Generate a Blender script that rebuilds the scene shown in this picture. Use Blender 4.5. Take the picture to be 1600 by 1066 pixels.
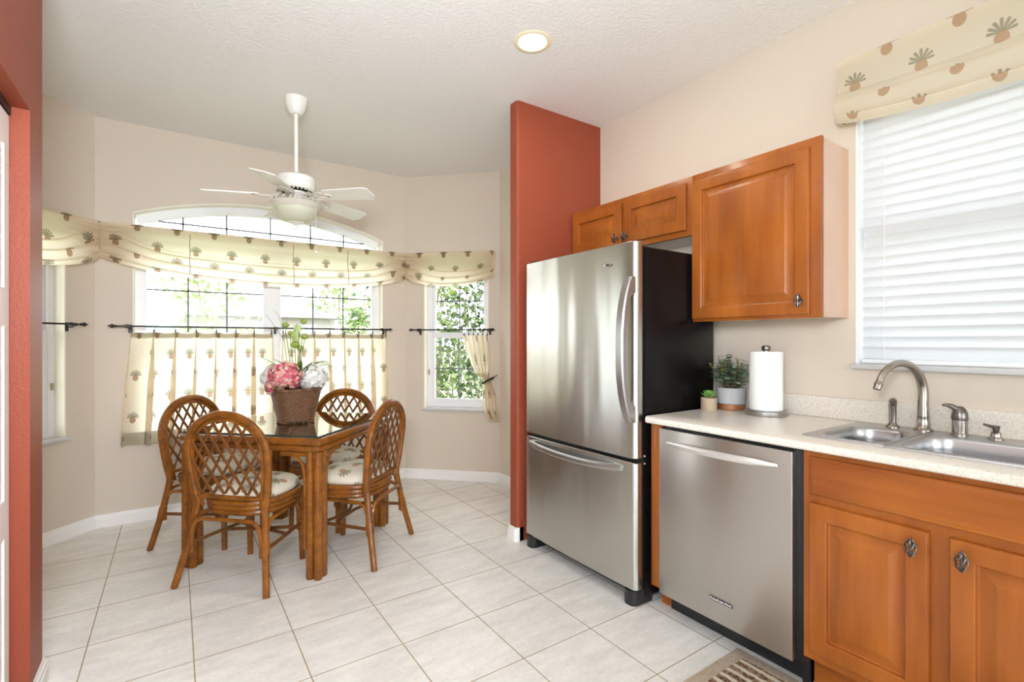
import bpy, bmesh, math, random
from mathutils import Vector, Matrix
from math import pi, sin, cos, radians as R

scene = bpy.context.scene
for o in list(bpy.data.objects):
    bpy.data.objects.remove(o, do_unlink=True)
COL = scene.collection

# ------------------------------------------------------------------ camera
cam_data = bpy.data.cameras.new('camera')
cam_data.sensor_width = 36.0
cam_data.lens = 36.0 * 770.0 / 1600.0
cam_data.clip_start = 0.02
cam_data.clip_end = 300
cam = bpy.data.objects.new('camera', cam_data)
COL.objects.link(cam)
cam.location = (0, 0, 1.25)
cam.rotation_euler = (pi / 2, 0, -0.6)
scene.camera = cam

# ------------------------------------------------------------------ world, sun, daylight, exposure
world = bpy.data.worlds.new('world')
scene.world = world
world.use_nodes = True
bg = world.node_tree.nodes['Background']
bg.inputs['Color'].default_value = (0.91, 0.965, 1.02, 1)
bg.inputs['Strength'].default_value = 8.2

def light(name, kind, loc, energy, color=(1, 1, 1), target=None, **kw):
    d = bpy.data.lights.new(name, kind)
    d.energy = energy
    d.color = color
    for k, v in kw.items():
        setattr(d, k, v)
    o = bpy.data.objects.new(name, d)
    COL.objects.link(o)
    o.location = loc
    if target is not None:
        o.rotation_euler = (Vector(target) - Vector(loc)).to_track_quat('-Z', 'Y').to_euler()
    return o

light('sun', 'SUN', (0, 10, 12), 3.6, (1.0, 0.95, 0.86), target=(0.9, 6.6, 0), angle=R(0.6))
# added fill lamps at the made-up openings behind the camera
light('fill_rear', 'AREA', (0.2, -3.35, 1.25), 30, (0.915, 0.975, 1.07), target=(0.2, 0, 1.35), shape='RECTANGLE', size=3.6, size_y=2.1)
light('fill_side', 'AREA', (-3.15, -1.4, 1.25), 32, (0.915, 0.975, 1.07), target=(0, -0.6, 1.35), shape='RECTANGLE', size=2.6, size_y=2.1)
# added fill lamp aimed at the ceiling, then the photographer's direct strobe
light('ceiling_fill', 'AREA', (-0.15, 0.0, 1.70), 70, (0.915, 0.97, 1.06), target=(0.38, 3.0, 2.75), shape='DISK', size=0.5, spread=R(165))
light('strobe_direct', 'POINT', (-0.27, -0.12, 1.60), 17, (0.915, 0.97, 1.06), shadow_soft_size=0.07)
# sky light entering by the windows is sampled through portals
def portal(name, loc, target, sx, sy):
    o = light(name, 'AREA', loc, 1, target=target, shape='RECTANGLE', size=sx, size_y=sy)
    o.data.cycles.is_portal = True
portal('portal_arch', (0.647, 4.50, 1.42), (0.647, 3.0, 1.42), 1.75, 1.75)
portal('portal_bay_right', (2.21, 4.05, 1.32), (1.5, 3.34, 1.32), 0.6, 1.35)
portal('portal_bay_left', (-0.90, 4.05, 1.32), (-0.2, 3.34, 1.32), 0.6, 1.35)
portal('portal_sink', (2.68, 0.406, 1.775), (1.5, 0.406, 1.775), 1.05, 1.25)

scene.view_settings.view_transform = 'Standard'
scene.view_settings.look = 'None'
scene.view_settings.gamma = 1
scene.view_settings.use_curve_mapping = False
scene.view_settings.exposure = -0.2
cy = scene.cycles
cy.max_bounces = 10
cy.diffuse_bounces = 5
cy.glossy_bounces = 5
cy.transmission_bounces = 8
cy.transparent_max_bounces = 24
cy.sample_clamp_indirect = 6
cy.caustics_reflective = False
cy.caustics_refractive = False

# ------------------------------------------------------------------ mesh helpers
class MB:
    """collects shapes in one bmesh"""
    def __init__(s):
        s.bm = bmesh.new()
        s.uv = None
        s.mi = 0

    def face(s, vs, smooth=True):
        try:
            f = s.bm.faces.new(vs)
        except ValueError:
            return None
        f.material_index = s.mi
        f.smooth = True
        return f

    def box(s, x0, x1, y0, y1, z0, z1, bev=0.0, seg=2):
        v = [s.bm.verts.new((x, y, z)) for x in (x0, x1) for y in (y0, y1) for z in (z0, z1)]
        q = [(0, 1, 3, 2), (4, 6, 7, 5), (0, 4, 5, 1), (2, 3, 7, 6), (0, 2, 6, 4), (1, 5, 7, 3)]
        fs = [s.face([v[i] for i in a]) for a in q]
        if bev > 0:
            es = list({e for f in fs for e in f.edges})
            r = bmesh.ops.bevel(s.bm, geom=es, offset=bev, segments=seg, profile=0.5, affect='EDGES')
            for f in r['faces']:
                f.smooth = True
                f.material_index = s.mi
        return s

    def obox(s, M, x0, x1, y0, y1, z0, z1, bev=0.0):
        """a box placed by matrix M"""
        n0 = set(s.bm.verts)
        s.box(x0, x1, y0, y1, z0, z1, bev)
        for v in s.bm.verts:
            if v not in n0:
                v.co = M @ v.co
        return s

    def tube(s, pts, r, n=8, closed=False, cap=True, flat=1.0):
        P = [Vector(p) for p in pts]
        m = len(P)
        rs = r if isinstance(r, (list, tuple)) else [r] * m
        T = []
        for i in range(m):
            a = P[(i - 1) % m] if (closed or i > 0) else P[i]
            b = P[(i + 1) % m] if (closed or i < m - 1) else P[i]
            t = (b - a)
            T.append(t.normalized() if t.length > 1e-9 else Vector((0, 0, 1)))
        up = Vector((0, 0, 1)) if abs(T[0].z) < 0.9 else Vector((0, 1, 0))
        N = (up - T[0] * up.dot(T[0])).normalized()
        rings = []
        for i in range(m):
            N = (N - T[i] * N.dot(T[i]))
            N = N.normalized() if N.length > 1e-6 else T[i].orthogonal().normalized()
            Bn = T[i].cross(N)
            rings.append([s.bm.verts.new(P[i] + (N * cos(2 * pi * k / n) + Bn * sin(2 * pi * k / n) * flat) * rs[i]) for k in range(n)])
        rng = range(m) if closed else range(m - 1)
        for i in rng:
            a, b = rings[i], rings[(i + 1) % m]
            for k in range(n):
                s.face([a[k], a[(k + 1) % n], b[(k + 1) % n], b[k]])
        if cap and not closed:
            s.face(rings[0][::-1])
            s.face(rings[-1])
        return s

    def lathe(s, prof, c=(0, 0, 0), n=24, M=None, cap=True):
        c = Vector(c)
        rings = []
        for (r, z) in prof:
            ring = []
            for k in range(n):
                p = Vector((r * cos(2 * pi * k / n), r * sin(2 * pi * k / n), z))
                p = (M @ p) if M is not None else p
                ring.append(s.bm.verts.new(p + c))
            rings.append(ring)
        s.link(rings)
        if cap:
            s.face(rings[0][::-1])
            s.face(rings[-1])
        return s

    def link(s, rings, closed=True):
        for a, b in zip(rings[:-1], rings[1:]):
            n = len(a)
            for k in range(n if closed else n - 1):
                s.face([a[k], a[(k + 1) % n], b[(k + 1) % n], b[k]])

    def loops(s, loops, cap0=True, cap1=True):
        rings = [[s.bm.verts.new(p) for p in l] for l in loops]
        s.link(rings)
        if cap0:
            s.face(rings[0][::-1])
        if cap1:
            s.face(rings[-1])
        return s

    def prism(s, poly, f, h0, h1):
        a = [s.bm.verts.new(f(p[0], p[1], h0)) for p in poly]
        b = [s.bm.verts.new(f(p[0], p[1], h1)) for p in poly]
        s.link([a, b])
        s.face(a[::-1])
        s.face(b)
        return s

    def grid(s, nu, nv, f, fuv=None):
        if fuv is not None and s.uv is None:
            s.uv = s.bm.loops.layers.uv.new('UVMap')
        V = [[s.bm.verts.new(f(i / nu, j / nv)) for j in range(nv + 1)] for i in range(nu + 1)]
        for i in range(nu):
            for j in range(nv):
                q = [(i, j), (i + 1, j), (i + 1, j + 1), (i, j + 1)]
                fc = s.face([V[a][b] for a, b in q])
                if fuv is not None and fc is not None:
                    for lp, (a, b) in zip(fc.loops, q):
                        lp[s.uv].uv = fuv(a / nu, b / nv)
        return s

    def ball(s, c, r, sub=2, sc=(1, 1, 1), noise=0.0, rng=None):
        g = bmesh.ops.create_icosphere(s.bm, subdivisions=sub, radius=1.0)
        for v in g['verts']:
            k = 1 + (rng.uniform(-noise, noise) if noise else 0)
            v.co = Vector((v.co.x * r * sc[0] * k + c[0], v.co.y * r * sc[1] * k + c[1], v.co.z * r * sc[2] * k + c[2]))
        for f in {f for v in g['verts'] for f in v.link_faces}:
            f.smooth = True
            f.material_index = s.mi
        return s

    def xf(s, M):
        for v in s.bm.verts:
            v.co = M @ v.co
        return s

ORG = {}

def finish(name, b, mats, loc, ang=35):
    me = bpy.data.meshes.new(name)
    bmesh.ops.recalc_face_normals(b.bm, faces=b.bm.faces[:])
    for v in b.bm.verts:
        v.co -= loc
    b.bm.to_mesh(me)
    b.bm.free()
    for m in (mats if isinstance(mats, (list, tuple)) else [mats]):
        me.materials.append(m)
    me.set_sharp_from_angle(angle=R(ang))
    o = bpy.data.objects.new(name, me)
    COL.objects.link(o)
    return o

def part(name, b, mats, parent, label=None, ang=35, kind=None):
    """one mesh under its thing (or under a part)"""
    loc = ORG[parent]
    o = finish(name, b, mats, loc, ang)
    o.parent = parent
    ORG[o] = loc
    if label:
        o['label'] = label
    if kind:
        o['kind'] = kind
    return o

def tag(o, label=None, cat=None, group=None, kind=None):
    if label: o['label'] = label
    if cat: o['category'] = cat
    if group: o['group'] = group
    if kind: o['kind'] = kind
    return o

def thing(name, label, cat, loc, group=None, kind=None):
    o = bpy.data.objects.new(name, None)
    o.empty_display_size = 0.1
    COL.objects.link(o)
    o.location = loc
    ORG[o] = Vector(loc)
    return tag(o, label, cat, group, kind)

def top(name, b, mats, label, cat, group=None, kind=None, ang=35):
    """a top-level object that is one mesh, its origin at its base"""
    xs = [v.co for v in b.bm.verts]
    lo = Vector([min(v[i] for v in xs) for i in range(3)])
    hi = Vector([max(v[i] for v in xs) for i in range(3)])
    loc = Vector(((lo.x + hi.x) / 2, (lo.y + hi.y) / 2, lo.z))
    o = finish(name, b, mats, loc, ang)
    o.location = loc
    ORG[o] = loc
    return tag(o, label, cat, group, kind)

def copy_thing(root, loc, rotz):
    r = root.copy()
    COL.objects.link(r)
    r.location = loc
    r.rotation_euler = (0, 0, rotz)
    for ch in list(root.children):
        c = ch.copy()
        COL.objects.link(c)
        c.parent = r
        for g in ch.children:
            d = g.copy()
            COL.objects.link(d)
            d.parent = c
    return r

def frame(origin, along, normal):
    """matrix taking (along, outward-from-wall, up) to the room"""
    a = Vector(along).normalized()
    n = Vector(normal).normalized()
    M = Matrix(((a.x, n.x, 0, origin[0]), (a.y, n.y, 0, origin[1]), (0, 0, 1, origin[2] if len(origin) > 2 else 0), (0, 0, 0, 1)))
    return M

# ------------------------------------------------------------------ materials
class NT:
    def __init__(s, name):
        s.mat = bpy.data.materials.new(name)
        s.mat.use_nodes = True
        s.t = s.mat.node_tree
        s.t.nodes.clear()
        s.out = s.t.nodes.new('ShaderNodeOutputMaterial')

    def n(s, typ, **kw):
        nd = s.t.nodes.new(typ)
        for k, v in kw.items():
            if k.startswith('i_'):
                key = k[2:].replace('_', ' ')
                s.set(nd.inputs[key], v)
            else:
                setattr(nd, k, v)
        return nd

    def set(s, sock, v):
        if hasattr(v, 'is_output'):
            s.t.links.new(v, sock)
        elif isinstance(v, (tuple, list)):
            sock.default_value = tuple(v) if len(v) != 3 or sock.type != 'RGBA' else (*v, 1)
        else:
            sock.default_value = v

    def m(s, op, a, b=None, c=None):
        nd = s.n('ShaderNodeMath', operation=op)
        s.set(nd.inputs[0], a)
        if b is not None: s.set(nd.inputs[1], b)
        if c is not None: s.set(nd.inputs[2], c)
        return nd.outputs[0]

    def mix(s, f, a, b):
        nd = s.n('ShaderNodeMix', data_type='RGBA')
        s.set(nd.inputs[0], f)
        s.set(nd.inputs[6], a)
        s.set(nd.inputs[7], b)
        return nd.outputs[2]

    def ramp(s, f, stops):
        nd = s.n('ShaderNodeValToRGB')
        el = nd.color_ramp.elements
        while len(el) < len(stops):
            el.new(0.5)
        for e, (p, c) in zip(el, stops):
            e.position = p
            e.color = (*c, 1) if len(c) == 3 else c
        s.set(nd.inputs[0], f)
        return nd.outputs[0]

    def noise(s, scale, vec=None, detail=3, rough=0.5, sc=None):
        nd = s.n('ShaderNodeTexNoise')
        nd.inputs['Scale'].default_value = scale
        nd.inputs['Detail'].default_value = detail
        nd.inputs['Roughness'].default_value = rough
        v = vec if vec is not None else s.obj()
        if sc is not None:
            mp = s.n('ShaderNodeMapping')
            mp.inputs['Scale'].default_value = sc
            s.t.links.new(v, mp.inputs[0])
            v = mp.outputs[0]
        s.t.links.new(v, nd.inputs['Vector'])
        return nd.outputs[0]

    def obj(s):
        return s.n('ShaderNodeTexCoord').outputs['Object']

    def uv(s):
        return s.n('ShaderNodeTexCoord').outputs['UV']

    def bump(s, h, strength=0.2, dist=0.01):
        nd = s.n('ShaderNodeBump')
        nd.inputs['Strength'].default_value = strength
        nd.inputs['Distance'].default_value = dist
        s.t.links.new(h, nd.inputs['Height'])
        return nd.outputs[0]

    def bsdf(s, **kw):
        nd = s.n('ShaderNodeBsdfPrincipled')
        for k, v in kw.items():
            s.set(nd.inputs[k.replace('_', ' ')], v)
        return nd

    def done(s, shader):
        s.t.links.new(shader.outputs[0] if hasattr(shader, 'outputs') else shader, s.out.inputs[0])
        return s.mat

def paint(name, col, rough=0.6, bump=0.15, scale=160):
    t = NT(name)
    b = t.bsdf(Base_Color=col, Roughness=rough, Specular_IOR_Level=0.3)
    if bump:
        t.set(b.inputs['Normal'], t.bump(t.noise(scale, detail=2), bump, 0.004))
    return t.done(b)

def plain(name, col, rough=0.5, metal=0.0, **kw):
    t = NT(name)
    # faint unevenness so that no surface is perfectly flat in tone
    c = t.mix(t.noise(9, detail=2), tuple(x * 0.95 for x in col), tuple(min(1, x * 1.04) for x in col))
    return t.done(t.bsdf(Base_Color=c, Roughness=rough, Metallic=metal, **kw))

WALL = paint('beige_wall_paint', (0.665, 0.58, 0.48), 0.55, 0.22, 120)
WALLK = paint('cream_wall_paint', (0.665, 0.58, 0.48), 0.55, 0.22, 120)
RED = paint('terracotta_wall_paint', (0.29, 0.062, 0.029), 0.5, 0.30, 110)
TRIM = paint('white_trim_paint', (0.86, 0.84, 0.81), 0.4, 0)
VINYL = paint('white_vinyl', (0.85, 0.86, 0.87), 0.35, 0)
REVEAL = paint('white_plaster_reveal', (0.90, 0.86, 0.72), 0.55, 0.1)

def ceiling_mat():
    t = NT('textured_ceiling_paint')
    h = t.ramp(t.noise(55, detail=3, rough=0.55), [(0.42, (0, 0, 0)), (0.58, (1, 1, 1))])
    b = t.bsdf(Base_Color=(0.83, 0.815, 0.79), Roughness=0.85, Normal=t.bump(h, 0.30, 0.004))
    return t.done(b)
CEIL = ceiling_mat()

TILE = 0.3576
def floor_mat():
    t = NT('ceramic_floor_tile')
    mp = t.n('ShaderNodeMapping')
    mp.inputs['Location'].default_value = (-1.2017 + 20 * TILE, -1.84 + 20 * TILE, 0)
    t.t.links.new(t.obj(), mp.inputs[0])
    br = t.n('ShaderNodeTexBrick', offset=0.0, squash=1.0)
    t.t.links.new(mp.outputs[0], br.inputs['Vector'])
    for k, v in (('Scale', 1.0), ('Brick Width', TILE), ('Row Height', TILE), ('Mortar Size', 0.0024), ('Mortar Smooth', 0.15), ('Bias', 0.0)):
        br.inputs[k].default_value = v
    br.inputs['Color1'].default_value = (0.81, 0.795, 0.765, 1)
    br.inputs['Color2'].default_value = (0.845, 0.83, 0.80, 1)
    br.inputs['Mortar'].default_value = (0.37, 0.28, 0.18, 1)
    n1 = t.noise(5, detail=6, rough=0.65, sc=(1, 3.2, 1))
    n2 = t.noise(60, detail=3)
    f = t.ramp(n1, [(0.35, (0.90, 0.89, 0.87)), (0.62, (1.05, 1.04, 1.02))])
    f2 = t.ramp(n2, [(0.3, (0.95, 0.95, 0.94)), (0.7, (1.03, 1.03, 1.03))])
    mul = t.n('ShaderNodeMix', data_type='RGBA', blend_type='MULTIPLY')
    t.set(mul.inputs[0], 1.0); t.set(mul.inputs[6], br.outputs[0]); t.set(mul.inputs[7], f)
    mul2 = t.n('ShaderNodeMix', data_type='RGBA', blend_type='MULTIPLY')
    t.set(mul2.inputs[0], 1.0); t.set(mul2.inputs[6], mul.outputs[2]); t.set(mul2.inputs[7], f2)
    h = t.m('ADD', t.m('MULTIPLY', br.outputs['Fac'], -1.0), t.m('MULTIPLY', n1, 0.35))
    b = t.bsdf(Base_Color=mul2.outputs[2], Roughness=t.m('ADD', t.m('MULTIPLY', br.outputs['Fac'], 0.4), 0.33), Normal=t.bump(h, 0.25, 0.004))
    return t.done(b)
FLOOR = floor_mat()

def wood_mat(name, axis, c0, c1, rough=0.3, scale=1.0):
    t = NT(name)
    sc = [38, 38, 38]
    sc[axis] = 2.2
    g = t.noise(scale, sc=tuple(sc), detail=5, rough=0.6)
    sc2 = [4.5, 4.5, 4.5]
    sc2[axis] = 1.4
    bl = t.noise(1.3, sc=tuple(sc2), detail=3, rough=0.5)
    f = t.m('ADD', t.m('MULTIPLY', g, 0.28), t.m('MULTIPLY', bl, 0.72))
    c = t.ramp(f, [(0.33, c0), (0.66, c1)])
    b = t.bsdf(Base_Color=c, Roughness=rough, Coat_Weight=0.10, Coat_Roughness=0.16, Specular_IOR_Level=0.35, Normal=t.bump(g, 0.04, 0.002))
    return t.done(b)
W0, W1 = (0.235, 0.058, 0.008), (0.41, 0.124, 0.0175)
WOODV = wood_mat('maple_upright_grain', 2, W0, W1)
WOODH = wood_mat('maple_level_grain', 1, W0, W1)
SIDE = plain('sheen_tinted_laminate', (0.60, 0.36, 0.24), 0.24, Coat_Weight=0.6, Coat_Roughness=0.12)  # laminate lightened so its colour carries the blind's pale reflection

def rattan_mat(name, c0, c1):
    t = NT(name)
    f = t.m('ADD', t.m('MULTIPLY', t.noise(16, detail=4), 0.6), t.m('MULTIPLY', t.noise(90, detail=2), 0.4))
    c = t.ramp(f, [(0.34, c0), (0.66, c1)])
    return t.done(t.bsdf(Base_Color=c, Roughness=0.36, Specular_IOR_Level=0.32, Coat_Weight=0.14, Coat_Roughness=0.18))
RATTAN = rattan_mat('honey_rattan', (0.115, 0.034, 0.0035), (0.31, 0.102, 0.010))
RATTAN2 = rattan_mat('split_rattan', (0.085, 0.028, 0.006), (0.20, 0.072, 0.015))

def steel(name, axis=2, rough=0.22, col=(0.60, 0.58, 0.55), wave=0.0, streak=0.12, aniso=0.0):
    """brushed steel; the brushing runs across `axis`, so mirror images smear along it"""
    t = NT(name)
    sc = [3, 3, 3]
    sc[axis] = 900
    h = t.noise(1.0, sc=tuple(sc), detail=2)
    b = t.bsdf(Base_Color=col, Metallic=1.0, Roughness=rough)
    if aniso:
        tg = t.n('ShaderNodeTangent', direction_type='RADIAL', axis='Z')
        t.set(b.inputs['Tangent'], tg.outputs[0])
        b.inputs['Anisotropic'].default_value = aniso
        b.inputs['Anisotropic Rotation'].default_value = 0.25
    n = t.bump(h, streak, 0.0006)
    if wave:
        w = t.noise(1.0, sc=(6, 6.5, 0.8), detail=1)
        nd = t.n('ShaderNodeBump')
        nd.inputs['Strength'].default_value = wave
        nd.inputs['Distance'].default_value = 0.02
        t.set(nd.inputs['Height'], w)
        t.set(nd.inputs['Normal'], n)
        n = nd.outputs[0]
    t.set(b.inputs['Normal'], n)
    return t.done(b)
STEEL_F = steel('brushed_steel_refrigerator', 2, 0.26, (0.565, 0.555, 0.52), wave=0.36, streak=0.03, aniso=0.8)
STEEL_D = steel('brushed_steel_dishwasher', 2, 0.34, (0.53, 0.50, 0.465), wave=0.05, streak=0.03, aniso=0.7)
STEEL_S = steel('brushed_steel_sink', 0, 0.30, (0.47, 0.47, 0.475), streak=0.08)
STEEL_H = plain('satin_steel_handle', (0.44, 0.43, 0.42), 0.34, 1.0)
CHROME = plain('bright_steel_bar', (0.88, 0.87, 0.86), 0.42, 1.0)
NICKEL = plain('brushed_nickel', (0.40, 0.36, 0.32), 0.24, 1.0)
NICKEL_D = plain('dark_pewter', (0.20, 0.18, 0.165), 0.30, 1.0)
PEWTER = plain('antique_pewter_knob', (0.17, 0.15, 0.14), 0.32, 1.0)
IRON = plain('black_iron', (0.025, 0.020, 0.018), 0.4, 0.4)
BLACK = plain('black_plastic', (0.012, 0.012, 0.013), 0.35)
GROOVE = plain('dark_rubber', (0.006, 0.006, 0.006), 0.6)

def fridge_side():
    t = NT('black_pebbled_enamel')
    b = t.bsdf(Base_Color=(0.006, 0.005, 0.005), Roughness=0.16, IOR=1.25, Normal=t.bump(t.noise(420, detail=2), 0.22, 0.002))
    return t.done(b)
PEBBLE = fridge_side()

def counter_mat():
    t = NT('speckled_solid_counter')
    a = t.noise(330, detail=3, rough=0.7)
    b_ = t.noise(120, detail=2)
    c = t.ramp(t.m('ADD', t.m('MULTIPLY', a, 0.7), t.m('MULTIPLY', b_, 0.3)),
               [(0.36, (0.50, 0.41, 0.32)), (0.46, (0.73, 0.67, 0.585)), (0.60, (0.80, 0.755, 0.68)), (0.72, (0.88, 0.85, 0.80))])
    return t.done(t.bsdf(Base_Color=c, Roughness=0.28))
COUNTER = counter_mat()

def glass_mat(name, tint=(1, 1, 1), base=0.03):
    """thin clear pane: mostly see-through, mirror-like at a slant"""
    t = NT(name)
    tr = t.n('ShaderNodeBsdfTransparent'); t.set(tr.inputs[0], tint)
    gl = t.n('ShaderNodeBsdfGlossy'); gl.inputs['Roughness'].default_value = 0.0
    fr = t.n('ShaderNodeFresnel'); fr.inputs['IOR'].default_value = 1.5
    mx = t.n('ShaderNodeMixShader')
    back = t.n('ShaderNodeNewGeometry').outputs['Backfacing']
    t.set(mx.inputs[0], t.m('MULTIPLY', t.m('MULTIPLY', t.m('ADD', fr.outputs[0], base), 1.6), t.m('SUBTRACT', 1.0, back)))
    t.t.links.new(tr.outputs[0], mx.inputs[1]); t.t.links.new(gl.outputs[0], mx.inputs[2])
    return t.done(mx)
PANE = glass_mat('window_glass', (0.98, 0.99, 0.99), 0.0)
TABLEGLASS = glass_mat('table_glass', (0.90, 0.94, 0.92), 0.10)
GLASSEDGE = plain('glass_edge', (0.02, 0.05, 0.045), 0.1)

def leafy(name, cols, trans=0.4, rough=0.45, seed_scale=1.0):
    """leaf or petal: each separate piece takes its own tone"""
    t = NT(name)
    g = t.n('ShaderNodeNewGeometry').outputs['Random Per Island']
    n = len(cols)
    c = t.ramp(g, [(i / max(1, n - 1), k) for i, k in enumerate(cols)])
    d = t.bsdf(Base_Color=c, Roughness=rough)
    tr = t.n('ShaderNodeBsdfTranslucent'); t.set(tr.inputs[0], c)
    mx = t.n('ShaderNodeMixShader'); mx.inputs[0].default_value = trans
    t.t.links.new(d.outputs[0], mx.inputs[1]); t.t.links.new(tr.outputs[0], mx.inputs[2])
    return t.done(mx)

def cloth_mat(name, base, sx, sy, size=1.0, trans=0.42, spin=False, leafc=(0.19, 0.175, 0.10), fruitc=(0.36, 0.19, 0.10), weave=True):
    """printed cotton: a pineapple in every cell of a half-drop repeat, laid out on the cloth's own UVs (metres)"""
    t = NT(name)
    sep = t.n('ShaderNodeSeparateXYZ'); t.t.links.new(t.uv(), sep.inputs[0])
    v = t.m('DIVIDE', sep.outputs[1], sy)
    row = t.m('FLOOR', v)
    u = t.m('ADD', t.m('DIVIDE', sep.outputs[0], sx), t.m('MULTIPLY', t.m('MODULO', t.m('ABSOLUTE', row), 2.0), 0.5))
    p = t.m('MULTIPLY', t.m('SUBTRACT', t.m('FRACT', u), 0.5), sx / size)
    q = t.m('MULTIPLY', t.m('SUBTRACT', t.m('FRACT', v), 0.5), sy / size)
    if spin:
        cx = t.n('ShaderNodeCombineXYZ'); t.set(cx.inputs[0], t.m('FLOOR', u)); t.set(cx.inputs[1], row)
        wn = t.n('ShaderNodeTexWhiteNoise', noise_dimensions='2D'); t.t.links.new(cx.outputs[0], wn.inputs['Vector'])
        a = t.m('MULTIPLY', wn.outputs['Value'], 6.283)
        ca, sa = t.m('COSINE', a), t.m('SINE', a)
        p, q = t.m('SUBTRACT', t.m('MULTIPLY', p, ca), t.m('MULTIPLY', q, sa)), t.m('ADD', t.m('MULTIPLY', p, sa), t.m('MULTIPLY', q, ca))
    fq = t.m('ADD', q, 0.027)
    ell = t.m('ADD', t.m('POWER', t.m('DIVIDE', t.m('ABSOLUTE', p), 0.0185), 2.0), t.m('POWER', t.m('DIVIDE', t.m('ABSOLUTE', fq), 0.0235), 2.0))
    fruit = t.m('LESS_THAN', ell, 1.0)
    lq = t.m('SUBTRACT', q, -0.008)
    r = t.m('SQRT', t.m('ADD', t.m('POWER', t.m('ABSOLUTE', p), 2.0), t.m('POWER', t.m('ABSOLUTE', lq), 2.0)))
    ang = t.m('ARCTAN2', p, lq)
    ray = t.m('ABSOLUTE', t.m('COSINE', t.m('MULTIPLY', ang, 6.5)))
    edge = t.m('SUBTRACT', 0.044, t.m('MULTIPLY', t.m('ABSOLUTE', ang), 0.0055))
    leaf = t.m('MULTIPLY', t.m('LESS_THAN', r, edge), t.m('LESS_THAN', t.m('ABSOLUTE', ang), 1.75))
    leaf = t.m('MULTIPLY', leaf, t.m('GREATER_THAN', ray, t.m('MULTIPLY', t.m('SUBTRACT', r, 0.010), 25.0)))
    hatch = t.m('MULTIPLY', t.m('SINE', t.m('MULTIPLY', t.m('ADD', p, fq), 900.0)), t.m('SINE', t.m('MULTIPLY', t.m('SUBTRACT', p, fq), 900.0)))
    fc = t.mix(t.m('ADD', t.m('MULTIPLY', hatch, 0.35), 0.5), tuple(x * 0.62 for x in fruitc), tuple(min(1, x * 1.30) for x in fruitc))
    c = t.mix(t.m('MULTIPLY', leaf, 0.80), base, leafc)
    c = t.mix(t.m('MULTIPLY', fruit, 0.80), c, fc)
    b = t.bsdf(Base_Color=c, Roughness=0.85)
    if weave:
        t.set(b.inputs['Normal'], t.bump(t.noise(700, detail=2), 0.10, 0.001))
    if trans <= 0:
        return t.done(b)
    tr = t.n('ShaderNodeBsdfTranslucent'); t.set(tr.inputs[0], c)
    mx = t.n('ShaderNodeMixShader'); mx.inputs[0].default_value = trans
    t.t.links.new(b.outputs[0], mx.inputs[1]); t.t.links.new(tr.outputs[0], mx.inputs[2])
    return t.done(mx)
CREAM = (0.89, 0.80, 0.655)
CURTAIN = cloth_mat('pineapple_curtain_cotton', CREAM, 0.225, 0.145, 0.90, 0.74)
VALANCE = cloth_mat('pineapple_valance_cotton', CREAM, 0.225, 0.150, 0.95, 0.82)
SHADE = cloth_mat('pineapple_shade_cotton', (0.84, 0.75, 0.60), 0.225, 0.125, 1.12, 0.55, leafc=(0.33, 0.31, 0.20), fruitc=(0.56, 0.34, 0.19))
SEAT = cloth_mat('pineapple_seat_tapestry', (0.66, 0.59, 0.47), 0.150, 0.120, 1.05, 0.0, spin=True, leafc=(0.13, 0.13, 0.065), fruitc=(0.36, 0.17, 0.06))
# ------------------------------------------------------------------ the room
A_ = (-0.44, 4.285)          # inner corners of the bay
B_ = (1.744, 4.285)
H = 2.75
q = math.sqrt(0.5)
M_BACK = frame((0, 4.285), (1, 0), (0, -1))
M_BR = frame(B_, (q, -q), (-q, -q))
M_BL = frame(A_, (-q, -q), (q, -q))
M_KIT = frame((2.47, 0), (0, 1), (-1, 0))
TH = 0.18
BAYL = 0.887

def wall_box(b, M, a0, a1, z0, z1, th=TH):
    b.obox(M, a0, a1, -th, 0, z0, z1)

def wall_with_hole(b, M, a0, a1, h0, h1, z0, z1, th=TH, top=H + 0.02):
    wall_box(b, M, a0, h0, 0, top, th)
    wall_box(b, M, h1, a1, 0, top, th)
    if z0 > 0: wall_box(b, M, h0, h1, 0, z0, th)
    wall_box(b, M, h0, h1, z1, top, th)

def structure(name, b, mat, label, cat, ang=35):
    return top(name, b, mat, label, cat, kind='structure', ang=ang)

b = MB(); b.box(-3.5, 2.65, -3.7, 4.60, -0.12, 0)
structure('floor', b, FLOOR, 'pale ceramic floor tiles with tan grout running through kitchen and breakfast nook', 'floor')
b = MB(); b.box(-4.3, 3.6, -4.5, 5.35, H, H + 0.16)  # slab runs past the walls as an unseen eave added to block sun
structure('ceiling', b, CEIL, 'off-white textured ceiling over kitchen and breakfast nook', 'ceiling')

# back wall of the nook with the wide arched opening
WX0, WX1, WZ0, WSP, WAP = -0.238, 1.532, 0.56, 2.14, 2.305
WC = (WX0 + WX1) / 2
WHW = (WX1 - WX0) / 2
RAD = (WHW ** 2 + (WAP - WSP) ** 2) / (2 * (WAP - WSP))
def arch_z(x, inset=0.0):
    return WAP - RAD + math.sqrt(max(0, (RAD - inset) ** 2 - (x - WC) ** 2))
b = MB()
wall_box(b, M_BACK, A_[0] - 0.062, WX0, 0, H + 0.02)
wall_box(b, M_BACK, WX1, B_[0] + 0.062, 0, H + 0.02)
wall_box(b, M_BACK, WX0, WX1, 0, WZ0)
NA = 28
for i in range(NA):
    xa = WX0 + (WX1 - WX0) * i / NA
    xb = WX0 + (WX1 - WX0) * (i + 1) / NA
    b.prism([(xa, arch_z(xa)), (xb, arch_z(xb)), (xb, H + 0.02), (xa, H + 0.02)], lambda p, z, h: M_BACK @ Vector((p, -h, z)), 0, TH)
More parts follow.
